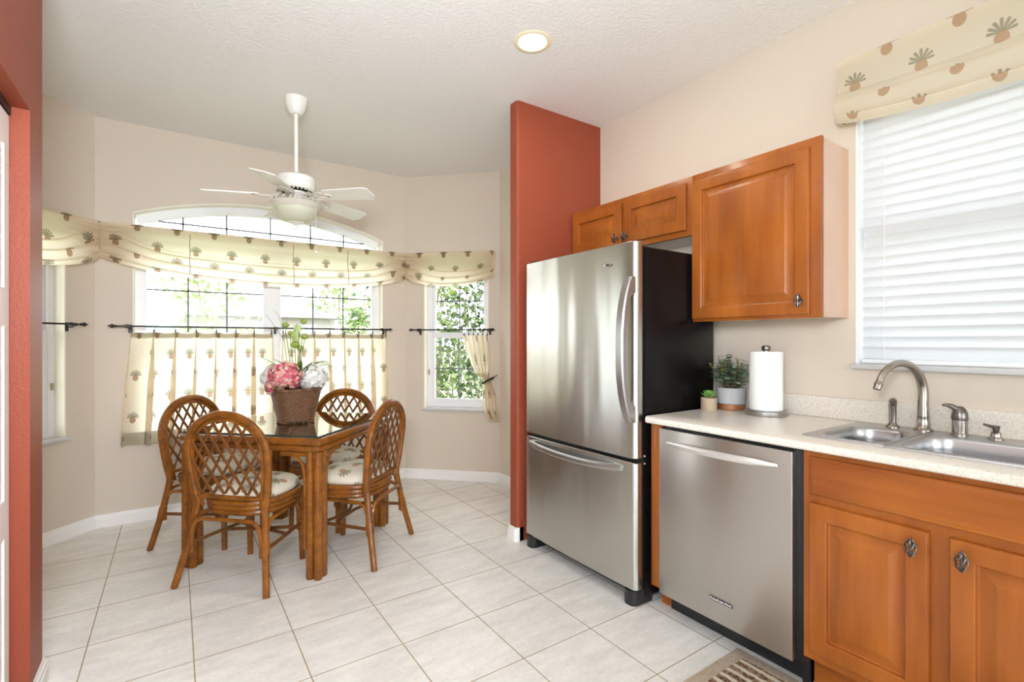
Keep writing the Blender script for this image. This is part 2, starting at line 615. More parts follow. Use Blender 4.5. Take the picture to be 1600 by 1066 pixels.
bmesh.ops.remove_doubles(b.bm, verts=b.bm.verts[:], dist=0.0004)
structure('wall_back', b, WALL, 'beige back wall of the breakfast nook around the wide arched window', 'wall')

BW0, BW1, BWZ0, BWZ1 = 0.185, 0.785, 0.645, 2.0
for nm, M, lab in (('wall_bay_right', M_BR, 'beige angled bay wall with the narrow window, beside the terracotta partition'),
                   ('wall_bay_left', M_BL, 'beige angled bay wall half hidden behind the terracotta closet corner')):
    b = MB(); wall_with_hole(b, M, 0, BAYL + 0.05, BW0, BW1, BWZ0, BWZ1)
    structure(nm, b, WALL, lab, 'wall')
b = MB(); b.box(2.371, 2.371 + TH, 2.56, 3.70, 0, H + 0.02)
structure('wall_nook_right', b, WALL, 'narrow beige wall strip just behind the terracotta partition', 'wall')
b = MB(); b.box(-1.067 - TH, -1.067, 2.38, 3.70, 0, H + 0.02)
structure('wall_nook_left', b, WALL, 'beige nook wall hidden behind the closet', 'wall')

# kitchen wall with the window over the sink
KW0, KW1, KZ0, KZ1 = -0.12, 0.932, 1.150, 2.40
b = MB(); wall_with_hole(b, M_KIT, -3.7, 2.62, KW0, KW1, KZ0, KZ1)
structure('wall_right', b, WALLK, 'cream kitchen wall behind the cabinets and the sink window', 'wall')

# terracotta partition beside the refrigerator
PX, PY0, PY1 = 1.756, 2.51, 2.597
def rounded(poly, r, n=5, idx=None):
    out = []
    m = len(poly)
    for i, p in enumerate(poly):
        if idx is not None and i not in idx:
            out.append(p)
            continue
        p = Vector((*p, 0)); a = Vector((*poly[i - 1], 0)); c = Vector((*poly[(i + 1) % m], 0))
        u = (a - p).normalized(); v = (c - p).normalized()
        for k in range(n + 1):
            t = k / n
            pt = (p + u * r) * (1 - t) ** 2 + p * 2 * t * (1 - t) + (p + v * r) * t ** 2
            out.append((pt.x, pt.y))
    return out
b = MB()
b.prism(rounded([(PX, PY0), (2.50, PY0), (2.50, PY1), (PX, PY1)], 0.02, idx=(0, 3)), lambda x, y, h: Vector((x, y, h)), 0, H + 0.02)
structure('wall_partition', b, RED, 'terracotta partition wall standing beside the stainless refrigerator', 'wall', ang=50)

# terracotta closet wall at the left, with its door opening
CX, CY1 = -0.40, 2.47
DY0, DY1, DZ = 0.80, 2.272, 2.022
b = MB()
b.prism(rounded([(CX, CY1), (CX, DY1), (CX - 0.11, DY1), (CX - 0.11, CY1)], 0.016, idx=(0,)), lambda x, y, h: Vector((x, y, h)), 0, H + 0.02)
b.box(CX - 0.11, CX, DY0, DY1, DZ, H + 0.02)
b.box(CX - 0.11, CX, 0.70, DY0, 0, H + 0.02)
structure('wall_closet', b, RED, 'terracotta closet wall at the left edge around the white closet door', 'wall', ang=50)
b = MB(); b.box(-1.25, CX - 0.10, 2.37, CY1 - 0.001, 0, H + 0.02); b.box(-1.25, CX - 0.10, 0.70, 0.80, 0, H + 0.02); b.box(-1.25, -1.15, 0.70, 2.47, 0, H + 0.02)
structure('wall_closet_inner', b, RED, 'terracotta closet enclosure turning away from the nook', 'wall')

# the living area behind the camera
b = MB()
wall_with_hole(b, frame((0, -3.5), (1, 0), (0, 1)), -3.5, 2.65, -1.6, 2.0, 0.05, 2.2)
structure('wall_rear', b, WALLK, 'cream living area wall with a wide glazed opening added for daylight', 'wall')
b = MB()
wall_with_hole(b, frame((-3.3, 0), (0, 1), (1, 0)), -3.7, 2.5, -2.7, -0.1, 0.05, 2.2)
structure('wall_left', b, WALLK, 'cream living area wall at the far left with a glazed opening added for daylight', 'wall')
b = MB(); b.box(-3.5, -1.2, 2.37, 2.47, 0, H + 0.02)
structure('wall_living', b, WALLK, 'cream living area wall beyond the closet', 'wall')

# baseboards
BBP = [(0, 0), (0.015, 0), (0.015, 0.052), (0.011, 0.058), (0.011, 0.070), (0.005, 0.084), (0, 0.086)]
def baseboard(name, M, a0, a1, label, mit0=0.0, mit1=0.0):
    b = MB()
    b.loops([[M @ Vector((a0 + mit0 * n, n, z)) for n, z in BBP], [M @ Vector((a1 - mit1 * n, n, z)) for n, z in BBP]])
    structure(name, b, TRIM, label, 'baseboard', ang=25)
tq = math.tan(R(22.5))
baseboard('baseboard_back', M_BACK, A_[0], B_[0], 'white baseboard along the nook back wall under the curtain', tq, tq)
baseboard('baseboard_bay_right', M_BR, 0, BAYL, 'white baseboard under the narrow bay window', tq, tq)
baseboard('baseboard_bay_left', M_BL, 0, BAYL, 'white baseboard of the left bay wall', tq, tq)
baseboard('baseboard_nook_right', frame((2.371, 3.658), (0, -1), (-1, 0)), 0, 1.05, 'white baseboard behind the terracotta partition', tq, 0)
baseboard('baseboard_nook_left', frame((-1.067, 3.658), (0, -1), (1, 0)), 0, 1.18, 'white baseboard in the hidden left of the nook', tq, 0)
b = MB()
for n, z0, z1 in ((0.015, 0, 0.055), (0.011, 0.055, 0.074), (0.006, 0.074, 0.086)):
    b.prism(rounded([(PX - n, PY0 - 0.0), (PX + 0.05, PY0 - 0.0), (PX + 0.05, PY1 + n), (PX - n, PY1 + n)], 0.022, idx=(0, 3)), lambda x, y, h: Vector((x, y, h)), z0, z1)
structure('baseboard_partition', b, TRIM, 'white baseboard cap around the end of the terracotta partition', 'baseboard')
b = MB()
for n, z0, z1 in ((0.015, 0, 0.055), (0.011, 0.055, 0.074), (0.006, 0.074, 0.086)):
    b.prism(rounded([(CX + n, CY1 + n), (CX + n, DY1), (CX - 0.02, DY1), (CX - 0.02, CY1 + n)], 0.018, idx=(0,)), lambda x, y, h: Vector((x, y, h)), z0, z1)
structure('baseboard_closet', b, TRIM, 'white baseboard at the foot of the terracotta closet corner', 'baseboard')

# ------------------------------------------------------------------ windows
GRILLE = plain('dark_window_grille', (0.16, 0.18, 0.19), 0.5)
MARBLE = plain('white_marble_sill', (0.60, 0.60, 0.60), 0.25)

def rect_frame(b, M, x0, x1, z0, z1, y0, y1, wl, wb, wt):
    b.obox(M, x0, x0 + wl, y0, y1, z0, z1)
    b.obox(M, x1 - wl, x1, y0, y1, z0, z1)
    b.obox(M, x0 + wl, x1 - wl, y0, y1, z0, z0 + wb)
    b.obox(M, x0 + wl, x1 - wl, y0, y1, z1 - wt, z1)

def structure_thing(name, label, cat, loc):
    return thing(name, label, cat, loc, kind='structure')

# window_1: the wide arched window
w = structure_thing('window_1', 'wide white arched window with dark grilles behind the dining table', 'window', (WC, 4.40, WZ0))
b = MB()                                       # white lining of the opening
for i in range(NA):
    xa = WX0 + (WX1 - WX0) * i / NA; xb = WX0 + (WX1 - WX0) * (i + 1) / NA
    b.prism([(xa, arch_z(xa) - 0.006), (xb, arch_z(xb) - 0.006), (xb, arch_z(xb) + 0.002), (xa, arch_z(xa) + 0.002)], lambda p, z, h: M_BACK @ Vector((p, -h, z)), -0.002, TH)
b.obox(M_BACK, WX0 - 0.002, WX0 + 0.006, -TH, 0.002, WZ0, WSP)
b.obox(M_BACK, WX1 - 0.006, WX1 + 0.002, -TH, 0.002, WZ0, WSP)
part('casing', b, REVEAL, w)
GY0, GY1 = -0.135, -0.085                      # frame depth inside the wall
b = MB()
sec = []
FW = 0.06
xs0 = WX0 + 0.006
for i in range(NA + 1):
    x = xs0 + (WX1 - WX0 - 0.012) * i / NA
    zo = arch_z(x) - 0.006
    ang = math.asin((x - WC) / RAD)
    xi, zi = x - FW * sin(ang), zo - FW * cos(ang)
    sec.append([M_BACK @ Vector(v) for v in ((x, GY0, zo), (x, GY1, zo), (xi, GY1, zi), (xi, GY0, zi))])
b.loops(sec)
b.obox(M_BACK, WX0 + 0.006, WX0 + 0.052, GY0, GY1 + 0.001, WZ0, WSP - FW - 0.004)
b.obox(M_BACK, WX1 - 0.052, WX1 - 0.006, GY0, GY1 + 0.001, WZ0, WSP - FW - 0.004)
b.obox(M_BACK, WX0 + 0.052, WX1 - 0.052, GY0, GY1, WZ0, WZ0 + 0.06)
b.obox(M_BACK, WX0 + 0.052, WX1 - 0.052, GY0 - 0.01, GY1 + 0.012, 1.955, 2.045)       # transom bar
b.obox(M_BACK, WC - 0.045, WC + 0.045, GY0, GY1 + 0.011, WZ0 + 0.06, 1.955)          # mullion
part('frame', b, VINYL, w)
for k, (x0, x1) in enumerate(((WX0 + 0.05, WC - 0.045), (WC + 0.045, WX1 - 0.05))):
    b = MB()
    b.obox(M_BACK, x0, x1, GY0 + 0.01, GY1 + 0.006, 1.265, 1.315)
    for z0, z1 in ((WZ0 + 0.06, 1.27), (1.31, 1.956)):
        b.obox(M_BACK, x0, x0 + 0.02, GY0 + 0.01, GY1, z0, z1)
        b.obox(M_BACK, x1 - 0.02, x1, GY0 + 0.01, GY1, z0, z1)
    sash = part('sash', b, VINYL, w)
    b = MB()
    b.obox(M_BACK, x0 + 0.015, x1 - 0.015, -0.113, -0.108, WZ0 + 0.05, 1.96)
    part('pane', b, PANE, sash)
    b = MB()
    for j in (1, 2):
        xm = x0 + 0.02 + (x1 - x0 - 0.04) * j / 3
        b.obox(M_BACK, xm - 0.0055, xm + 0.0055, -0.107, -0.099, WZ0 + 0.06, 1.956)
    for zm in (0.93, 1.62):
        b.obox(M_BACK, x0 + 0.02, x1 - 0.02, -0.107, -0.099, zm - 0.0055, zm + 0.0055)
    part('grille', b, GRILLE, sash)
b = MB()
vs = [(WX0 + 0.03, 2.03)] + [(WX0 + 0.03 + (WX1 - WX0 - 0.06) * i / NA, arch_z(WX0 + 0.03 + (WX1 - WX0 - 0.06) * i / NA) - 0.04) for i in range(NA + 1)] + [(WX1 - 0.03, 2.03)]
b.prism(vs, lambda p, z, h: M_BACK @ Vector((p, h, z)), -0.113, -0.108)
part('arched_pane', b, PANE, w)
b = MB()
for xm in (0.05, 0.33, WC - 0.01, 0.943, 1.216):
    b.obox(M_BACK, xm - 0.0055, xm + 0.0055, -0.107, -0.099, 2.04, arch_z(xm) - 0.06)
b.obox(M_BACK, WX0 + 0.14, WX1 - 0.14, -0.107, -0.099, 2.110, 2.121)
part('arched_grille', b, GRILLE, w)
b = MB(); b.obox(M_BACK, WX0 - 0.03, WX1 + 0.03, -0.10, 0.025, WZ0 - 0.022, WZ0 + 0.001, 0.004)
part('sill', b, MARBLE, w)

def bay_window(name, M, label):
    c = M @ Vector(((BW0 + BW1) / 2, -0.1, BWZ0))
    w = structure_thing(name, label, 'window', c)
    b = MB()
    b.obox(M, BW0 - 0.002, BW0 + 0.006, -TH, 0.002, BWZ0, BWZ1)
    b.obox(M, BW1 - 0.006, BW1 + 0.002, -TH, 0.002, BWZ0, BWZ1)
    b.obox(M, BW0, BW1, -TH, 0.002, BWZ1 - 0.006, BWZ1 + 0.002)
    part('casing', b, REVEAL, w)
    b = MB()
    x0, x1 = BW0 + 0.006, BW1 - 0.006
    rect_frame(b, M, x0, x1, BWZ0, BWZ1 - 0.006, -0.14, -0.08, 0.035, 0.03, 0.044)
    part('frame', b, VINYL, w)
    for z0, z1, dy in ((BWZ0 + 0.03, 1.318, 0.0), (1.285, BWZ1 - 0.05, -0.022)):
        b = MB()
        s0, s1 = x0 + 0.035, x1 - 0.035
        rect_frame(b, M, s0, s1, z0, z1, -0.115 + dy, -0.085 + dy, 0.03, 0.045, 0.04)
        sash = part('sash', b, VINYL, w)
        b = MB(); b.obox(M, s0 + 0.025, s1 - 0.025, -0.104 + dy, -0.099 + dy, z0 + 0.04, z1 - 0.035)
        part('pane', b, PANE, sash)
        b = MB()
        mx = (s0 + s1) / 2; mz = (z0 + z1) / 2
        b.obox(M, mx - 0.0055, mx + 0.0055, -0.099 + dy, -0.091 + dy, z0 + 0.045, z1 - 0.04)
        b.obox(M, s0 + 0.03, s1 - 0.03, -0.099 + dy, -0.091 + dy, mz - 0.0055, mz + 0.0055)
        part('grille', b, GRILLE, sash)
    b = MB(); b.obox(M, x0 + 0.005, x0 + 0.02, -0.08, -0.074, 0.94, 0.985, 0.002)
    part('tilt_latch', b, plain('brass_' + name, (0.5, 0.4, 0.2), 0.4, 0.8), w)
    b = MB(); b.obox(M, BW0 - 0.02, BW1 + 0.02, -0.09, 0.028, BWZ0 - 0.024, BWZ0 + 0.001, 0.004)
    part('sill', b, MARBLE, w)
bay_window('window_2', M_BR, 'narrow white bay window with four panes looking onto green shrubs')
bay_window('window_3', M_BL, 'white bay window seen only by its right reveal beside the closet corner')

# window_4: over the sink
w = structure_thing('window_4', 'large white window over the sink behind the slatted blind', 'window', (2.56, 0.4, KZ0))
b = MB()
b.obox(M_KIT, KW1 - 0.006, KW1 + 0.002, -TH, 0.002, KZ0, KZ1)
b.obox(M_KIT, KW0 - 0.002, KW0 + 0.006, -TH, 0.002, KZ0, KZ1)
b.obox(M_KIT, KW0, KW1, -TH, 0.002, KZ1 - 0.006, KZ1 + 0.002)
part('casing', b, VINYL, w)
b = MB()
k0, k1 = KW0 + 0.006, KW1 - 0.006
for a in (k0, k1 - 0.045):
    b.obox(M_KIT, a, a + 0.045, -0.15, -0.09, KZ0, KZ1 - 0.006)
for z0, z1 in ((KZ0, KZ0 + 0.05), (1.695, 1.765), (KZ1 - 0.055, KZ1 - 0.006)):
    b.obox(M_KIT, k0 + 0.045, k1 - 0.045, -0.15, -0.09, z0, z1)
part('frame', b, VINYL, w)
b = MB(); b.obox(M_KIT, k0 + 0.03, k1 - 0.03, -0.125, -0.120, KZ0 + 0.03, KZ1 - 0.04)
part('pane', b, PANE, w)
b = MB(); b.obox(M_KIT, KW0 - 0.02, KW1 + 0.012, -0.10, 0.022, KZ0 - 0.022, KZ0 + 0.001, 0.004)
part('sill', b, MARBLE, w)

# unseen glazed openings behind the camera, added to let daylight in
for nm, M, a0, a1, lab in (('added_window_5', frame((0, -3.5), (1, 0), (0, 1)), -1.6, 2.0, 'wide sliding glass door added behind the camera to admit daylight'),
                           ('added_window_6', frame((-3.3, 0), (0, 1), (1, 0)), -2.7, -0.1, 'glazed opening added in the far left living area wall to admit daylight')):
    w = structure_thing(nm, lab, 'window', M @ Vector(((a0 + a1) / 2, -0.1, 0.05)))
    b = MB()
    for a in (a0, (a0 + a1) / 2 - 0.03, a1 - 0.06):
        b.obox(M, a, a + 0.06, -0.14, -0.06, 0.05, 2.2)
    b.obox(M, a0, a1, -0.139, -0.061, 0.05, 0.10); b.obox(M, a0, a1, -0.139, -0.061, 2.14, 2.2)
    part('frame', b, VINYL, w)
    b = MB(); b.obox(M, a0 + 0.03, a1 - 0.03, -0.105, -0.100, 0.08, 2.16)
    part('pane', b, PANE, w)

# ------------------------------------------------------------------ closet door
def ring_panel(b, M, u0, u1, w0, w1, rings, centre=True):
    """concentric rectangles (inset, height): a moulded panel built from one sheet"""
    L = []
    for ins, h in rings:
        L.append([M @ Vector(p) for p in ((u0 + ins, h, w0 + ins), (u1 - ins, h, w0 + ins), (u1 - ins, h, w1 - ins), (u0 + ins, h, w1 - ins))])
    b.loops(L, cap0=True, cap1=centre)

DM = frame((CX - 0.048, 0), (0, 1), (1, 0))
d = thing('door_1', 'white panelled closet door at the left edge inside the terracotta opening', 'door', (CX - 0.06, 1.55, 0.012), kind='structure')
lw = (DY1 - DY0 - 0.012) / 4
for k in range(4):
    y0 = DY0 + 0.004 + k * lw
    y1 = y0 + lw - 0.004
    b = MB()
    b.obox(DM, y0, y1, -0.034, -0.006, 0.012, 1.985)
    # face boards round the recesses
    zs = [0.012, 0.16, 0.62, 0.74, 1.30, 1.42, 1.88, 1.985]
    for i in range(0, 8, 2):
        b.obox(DM, y0, y1, -0.006, 0.0, zs[i], zs[i + 1])
    for i in range(1, 7, 2):
        b.obox(DM, y0, y0 + 0.055, -0.006, 0.0, zs[i], zs[i + 1])
        b.obox(DM, y1 - 0.055, y1, -0.006, 0.0, zs[i], zs[i + 1])
        ring_panel(b, DM, y0 + 0.060, y1 - 0.060, zs[i] + 0.005, zs[i + 1] - 0.005, [(0, -0.007), (0.004, -0.006), (0.030, -0.001), (0.034, -0.001)])
    part('leaf_panel', b, TRIM, d)
b = MB(); b.box(CX - 0.085, CX - 0.045, DY0, DY1, 1.992, DZ - 0.001)
part('track', b, IRON, d)
# ------------------------------------------------------------------ kitchen
def front(x):
    """frame of a cabinet face at X = x: along Y, out towards the room, up"""
    return frame((x, 0), (0, 1), (-1, 0))

DOOR_RINGS = [(0, 0), (0, 0.014), (0.003, 0.0185), (0.008, 0.020), (0.054, 0.020), (0.0565, 0.0185), (0.059, 0.0075), (0.064, 0.0055), (0.071, 0.0060), (0.098, 0.0180), (0.101, 0.0190)]
def panel_door(name, parent, x, y0, y1, z0, z1, rings=DOOR_RINGS, slab=False):
    b = MB()
    M = front(x)
    if slab:
        rings = [(0, 0), (0, 0.013), (0.004, 0.016), (0.010, 0.0175), (0.014, 0.020)]
    ring_panel(b, M, y0, y1, z0, z1, rings)
    return part(name, b, WOODH if slab else WOODV, parent, ang=22)

def knob(parent, x, y, z):
    """birdcage knob: six twisted wires between two tips, on a short stem"""
    b = MB()
    M = frame((x, y, z), (0, 1), (-1, 0))
    c = 0.027
    L, r = 0.026, 0.0125
    for k in range(6):
        pts = []
        for i in range(15):
            t = i / 14
            zz = -L + 2 * L * t
            rr = 0.0022 + r * sin(pi * t) ** 0.8
            a = 2 * pi * k / 6 + 1.9 * t
            pts.append(M @ Vector((rr * cos(a), c + rr * sin(a), zz)))
        b.tube(pts, 0.0019, 6)
    b.tube([M @ Vector((0, 0, 0)), M @ Vector((0, c - 0.004, 0))], 0.0045, 8)
    b.tube([M @ Vector((0, 0, 0)), M @ Vector((0, 0.003, 0))], 0.009, 12)
    b.tube([M @ Vector((0, c, -L)), M @ Vector((0, c, L))], 0.0030, 8)
    for s in (-1, 1):
        b.ball(M @ Vector((0, c, s * L)), 0.0045, 1)
    return part('knob', b, PEWTER, parent, label='twisted pewter birdcage knob')

# upper cabinets -----------------------------------------------------
XW = 2.468
UX = 2.205
c = thing('upper_cabinet', 'large single-door maple upper cabinet mounted above the dishwasher', 'cabinet', (2.33, 1.27, 1.348), 'maple upper cabinets')
b = MB(); b.box(UX + 0.019, XW, 0.963, 1.570, 1.352, 2.099)
part('carcass', b, SIDE, c, label='shiny laminate cabinet box, a pale blind reflection put into its colour')
b = MB(); b.box(UX, UX + 0.02, 0.958, 1.571, 1.348, 2.103, 0.002)
part('face_frame', b, WOODV, c)
d = panel_door('door', c, UX, 1.000, 1.566, 1.362, 2.066)
knob(d, UX - 0.02, 1.030, 1.420)
c = thing('upper_cabinet', 'short two-door maple upper cabinet mounted above the refrigerator', 'cabinet', (2.33, 2.04, 1.797), 'maple upper cabinets')
b = MB(); b.box(UX + 0.019, XW, 1.575, 2.503, 1.800, 2.099)
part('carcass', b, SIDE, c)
b = MB(); b.box(UX, UX + 0.02, 1.572, 2.506, 1.797, 2.103, 0.002)
part('face_frame', b, WOODV, c)
d = panel_door('door', c, UX, 1.604, 2.030, 1.826, 2.072)
knob(d, UX - 0.02, 2.004, 1.862)
d = panel_door('door', c, UX, 2.052, 2.478, 1.826, 2.072)
knob(d, UX - 0.02, 2.079, 1.862)

# refrigerator --------------------------------------------------------
FY0, FY1, FX = 1.573, 2.455, 1.768
f = thing('refrigerator', 'tall stainless refrigerator with black sides beside the terracotta partition', 'refrigerator', (2.08, 2.01, 0))
b = MB(); b.box(1.845, 2.395, FY0 + 0.004, FY1 - 0.004, 0.03, 1.700, 0.004)
part('cabinet_body', b, PEBBLE, f, label='black pebbled refrigerator body')
b = MB(); b.box(1.818, 1.846, FY0 + 0.012, FY1 - 0.012, 0.075, 1.705)
part('gasket', b, GROOVE, f)
def fridge_door(name, z0, z1):
    b = MB()
    ym = (FY0 + FY1) / 2
    hw = (FY1 - FY0) / 2
    pl = []
    n = 24
    for i in range(n + 1):                     # gently bowed front with rolled edges
        t = -1 + 2 * i / n
        pl.append((FX + 0.006 * t * t, ym + t * (hw - 0.026)))
    rr = 0.026
    arc1 = [(FX + 0.006 + rr - rr * cos(a), ym + hw - rr + rr * sin(a)) for a in [R(x) for x in (15, 30, 45, 60, 75, 90)]]
    arc0 = [(x, 2 * ym - y) for x, y in arc1][::-1]
    poly = arc0 + pl + arc1 + [(1.820, FY1), (1.820, FY0)]
    zz = [(z0, 0.004), (z0 + 0.004, 0.0), (z1 - 0.004, 0.0), (z1, 0.004)]
    L = []
    for z, ins in zz:
        L.append([Vector((x + (ins if x < 1.81 else 0), ym + (y - ym) * (1 - ins / hw), z)) for x, y in poly])
    b.loops(L)
    return part(name, b, STEEL_F, f, ang=40)
du = fridge_door('fresh_food_door', 0.694, 1.722)
dl = fridge_door('freezer_drawer', 0.075, 0.676)
# long bowed door handle near the hinge-free edge
def bow(n, z0, z1, bul, e):
    return [(z0 + (z1 - z0) * i / n, bul * (1 - abs(2 * i / n - 1) ** e)) for i in range(n + 1)]
b = MB()
n = 28
L = []
for i in range(n + 1):
    t = i / n
    z = 0.868 + (1.552 - 0.868) * t
    out = 0.026 + 0.060 * (1 - abs(2 * t - 1) ** 2.6)
    inn = -0.004 if (t < 0.13 or t > 0.87) else min(out - 0.018, 0.004 + 0.040 * (1 - abs(2 * t - 1) ** 3.0))
    x_o, x_i = FX + 0.004 - out, FX + 0.004 - inn
    e = 0.006 if 0 < i < n else 0.011
    ya, yb = FY0 + 0.001, FY0 + 0.048
    L.append([Vector(p) for p in ((x_o + e, ya, z), (x_o, ya + e, z), (x_o, yb - e, z), (x_o + e, yb, z), (x_i, yb, z), (x_i, ya, z))])
b.loops(L)
part('handle', b, STEEL_H, du, label='long bowed satin door handle', ang=40)
b = MB()
n = 24
L = []
for i in range(n + 1):
    t = i / n
    y = 1.655 + (2.392 - 1.655) * t
    out = 0.014 + 0.040 * (1 - abs(2 * t - 1) ** 2.4)
    inn = -0.006 if (t < 0.07 or t > 0.93) else out - 0.014
    zc = 0.640 - 0.012 * (1 - abs(2 * t - 1) ** 2)
    x_o, x_i = FX + 0.004 - out, FX + 0.004 - inn
    hh = 0.017 if t > 0.03 and t < 0.97 else 0.013
    L.append([Vector(p) for p in ((x_o + 0.004, y, zc - hh), (x_o, y, zc - hh + 0.008), (x_o, y, zc + hh - 0.008), (x_o + 0.004, y, zc + hh), (x_i, y, zc + hh), (x_i, y, zc - hh))])
b.loops(L)
part('handle', b, STEEL_H, dl, label='bowed horizontal freezer handle', ang=40)
b = MB()                                       # small oval emblem
M = frame((FX - 0.0005, 1.742, 1.625), (0, 1), (-1, 0))
b.loops([[M @ Vector((0.024 * s * cos(2 * pi * k / 28), h, 0.0085 * s * sin(2 * pi * k / 28))) for k in range(28)] for s, h in ((1, 0), (1, 0.002), (0.86, 0.003), (0.82, 0.002))])
part('badge', b, plain('badge_steel', (0.70, 0.70, 0.70), 0.2, 1.0), du)
b = MB()
b.loops([[M @ Vector((0.003 + 0.011 * s * cos(2 * pi * k / 20), h, 0.0042 * s * sin(2 * pi * k / 20))) for k in range(20)] for s, h in ((1, 0.0018), (1, 0.0030), (0.7, 0.0032))])
b.obox(M, -0.014, 0.016, 0.0018, 0.0033, -0.0010, 0.0012)
part('emblem_mark', b, GROOVE, du)
b = MB(); b.box(1.800, 1.90, FY1 - 0.10, FY1 - 0.01, 1.702, 1.735, 0.008)
part('hinge_cover', b, BLACK, f)
b = MB(); b.box(1.835, 1.90, FY0 + 0.03, FY1 - 0.03, 0.030, 0.072)
part('base_grille', b, BLACK, f)
for y in (FY0 + 0.045, FY1 - 0.045):
    b = MB(); b.prism(rounded([(1.772, y - 0.038), (1.90, y - 0.038), (1.90, y + 0.038), (1.772, y + 0.038)], 0.034, 6, idx=(0, 3)), lambda x, yy, h: Vector((x, yy, h)), 0.0, 0.070)
    part('foot', b, BLACK, f)
for z in (0.668, 0.703):
    b = MB(); b.ball((1.84, FY0 + 0.003, z), 0.007, 2)
    part('hinge_screw', b, STEEL_H, f)

# dishwasher ------------------------------------------------------------
w = thing('dishwasher', 'stainless dishwasher under the counter beside the refrigerator', 'dishwasher', (2.1, 1.18, 0))
b = MB(); b.box(1.856, 1.94, 0.864, 1.480, 0.10, 0.862); b.box(1.94, 2.42, 0.880, 1.480, 0.10, 0.862)
part('tub', b, BLACK, w)
b = MB(); b.box(1.918, 1.96, 0.868, 1.481, 0.0, 0.10); b.box(1.90, 2.0, 0.868, 0.89, 0, 0.10)
part('toe_kick', b, BLACK, w)
b = MB(); b.box(1.826, 1.856, 0.890, 1.479, 0.100, 0.852, 0.003)
dd = part('door', b, STEEL_D, w)
b = MB()
n = 26
L = []
for i in range(n + 1):
    t = i / n
    y = 0.936 + (1.427 - 0.936) * t
    e = 1 - abs(2 * t - 1) ** 2.2
    xc = 1.824 - 0.012 - 0.030 * e
    r = 0.005 + 0.0065 * min(1, 6 * min(t, 1 - t))
    L.append([Vector((xc + r * 0.7 * cos(2 * pi * k / 12), y, 0.795 + r * 1.25 * sin(2 * pi * k / 12))) for k in range(12)])
b.loops(L)
for y in (0.955, 1.408):
    b.tube([(1.827, y, 0.795), (1.806, y, 0.795)], 0.006, 10)
part('handle', b, CHROME, dd, label='bright bowed bar handle')
BY0, BY1, BZ = 1.118, 1.223, 0.195
b = MB(); b.box(1.8232, 1.827, BY0, BY1, BZ - 0.0095, BZ + 0.0095, 0.001)
part('badge', b, STEEL_H, dd)
b = MB(); b.box(1.8222, 1.8240, BY0 + 0.002, BY1 - 0.002, BZ - 0.0075, BZ + 0.0075, 0.0005)
part('badge_plate', b, BLACK, dd)
def lettering(txt, parent, M, height, width, mat):
    cu = bpy.data.curves.new('lettering', 'FONT')
    cu.body = txt
    cu.size = 1.0
    cu.align_x = 'CENTER'; cu.align_y = 'CENTER'
    cu.extrude = 0.02
    cu.offset = 0.012
    to = bpy.data.objects.new('tmp', cu)
    COL.objects.link(to)
    dg = bpy.context.evaluated_depsgraph_get()
    me = to.evaluated_get(dg).to_mesh()
    b = MB(); b.bm.from_mesh(me)
    bpy.data.objects.remove(to, do_unlink=True)
    xs = [v.co.x for v in b.bm.verts]; ys = [v.co.y for v in b.bm.verts]
    sx = width / (max(xs) - min(xs)); sy = height / (max(ys) - min(ys))
    cx, cyy = (max(xs) + min(xs)) / 2, (max(ys) + min(ys)) / 2
    for v in b.bm.verts:
        v.co = M @ Vector(((v.co.x - cx) * sx, v.co.z * 0.02, (v.co.y - cyy) * sy))
    return part('lettering', b, mat, parent, ang=10)
# seen from the room the reading direction runs towards -Y
LM = frame((1.8220, (BY0 + BY1) / 2, BZ), (0, -1), (-1, 0))
lettering('KitchenAid', dd, LM, 0.0085, 0.094, plain('badge_letters', (0.85, 0.85, 0.85), 0.4))

# base cabinets -----------------------------------------------------------
FXB = 1.850
e = thing('end_panel', 'narrow maple end panel between refrigerator and dishwasher', 'cabinet panel', (2.1, 1.515, 0))
b = MB(); b.box(FXB, 2.44, 1.484, 1.544, 0.105, 0.866, 0.002)
part('panel', b, WOODV, e)
b = MB(); b.box(1.925, 2.40, 1.486, 1.542, 0, 0.105)
part('toe_kick', b, WOODH, e)

def base_cabinet(label, y0, y1, doors, false_front):
    c = thing('base_cabinet', label, 'cabinet', (2.1, (y0 + y1) / 2, 0), 'maple base cabinets')
    b = MB()
    zs = 0.70 if false_front else 0.866       # the sink bowls hang between the lowered sides
    b.box(FXB + 0.019, 2.44, y0, y0 + 0.016, 0.13, zs); b.box(FXB + 0.019, 2.44, y1 - 0.016, y1, 0.13, zs)
    b.box(FXB + 0.019, 2.44, y0 + 0.016, y1 - 0.016, 0.13, 0.146); b.box(2.43, 2.44, y0 + 0.016, y1 - 0.016, 0.146, 0.866)
    part('carcass', b, WOODV, c)
    b = MB()
    ym = (y0 + y1) / 2
    for a0, a1, z0, z1 in ((y0, y0 + 0.03, 0.13, 0.867), (y1 - 0.03, y1, 0.13, 0.867), (y0 + 0.03, y1 - 0.03, 0.13, 0.165),
                           (y0 + 0.03, y1 - 0.03, 0.675, 0.725), (y0 + 0.03, y1 - 0.03, 0.838, 0.867), (ym - 0.032, ym + 0.032, 0.165, 0.675)):
        b.box(FXB, FXB + 0.019, a0, a1, z0, z1)
    part('face_frame', b, WOODV, c)
    b = MB(); b.box(1.925, 1.944, y0 + 0.001, y1 - 0.001, 0.0, 0.13)
    part('toe_kick', b, WOODH, c)
    panel_door('false_drawer_front' if false_front else 'drawer_front', c, FXB, y0 + 0.024, y1 - 0.024, 0.714, 0.846, slab=True)
    for (a0, a1, ky) in doors:
        d = panel_door('door', c, FXB, a0, a1, 0.162, 0.685)
        knob(d, FXB - 0.02, ky, 0.636)
    return c
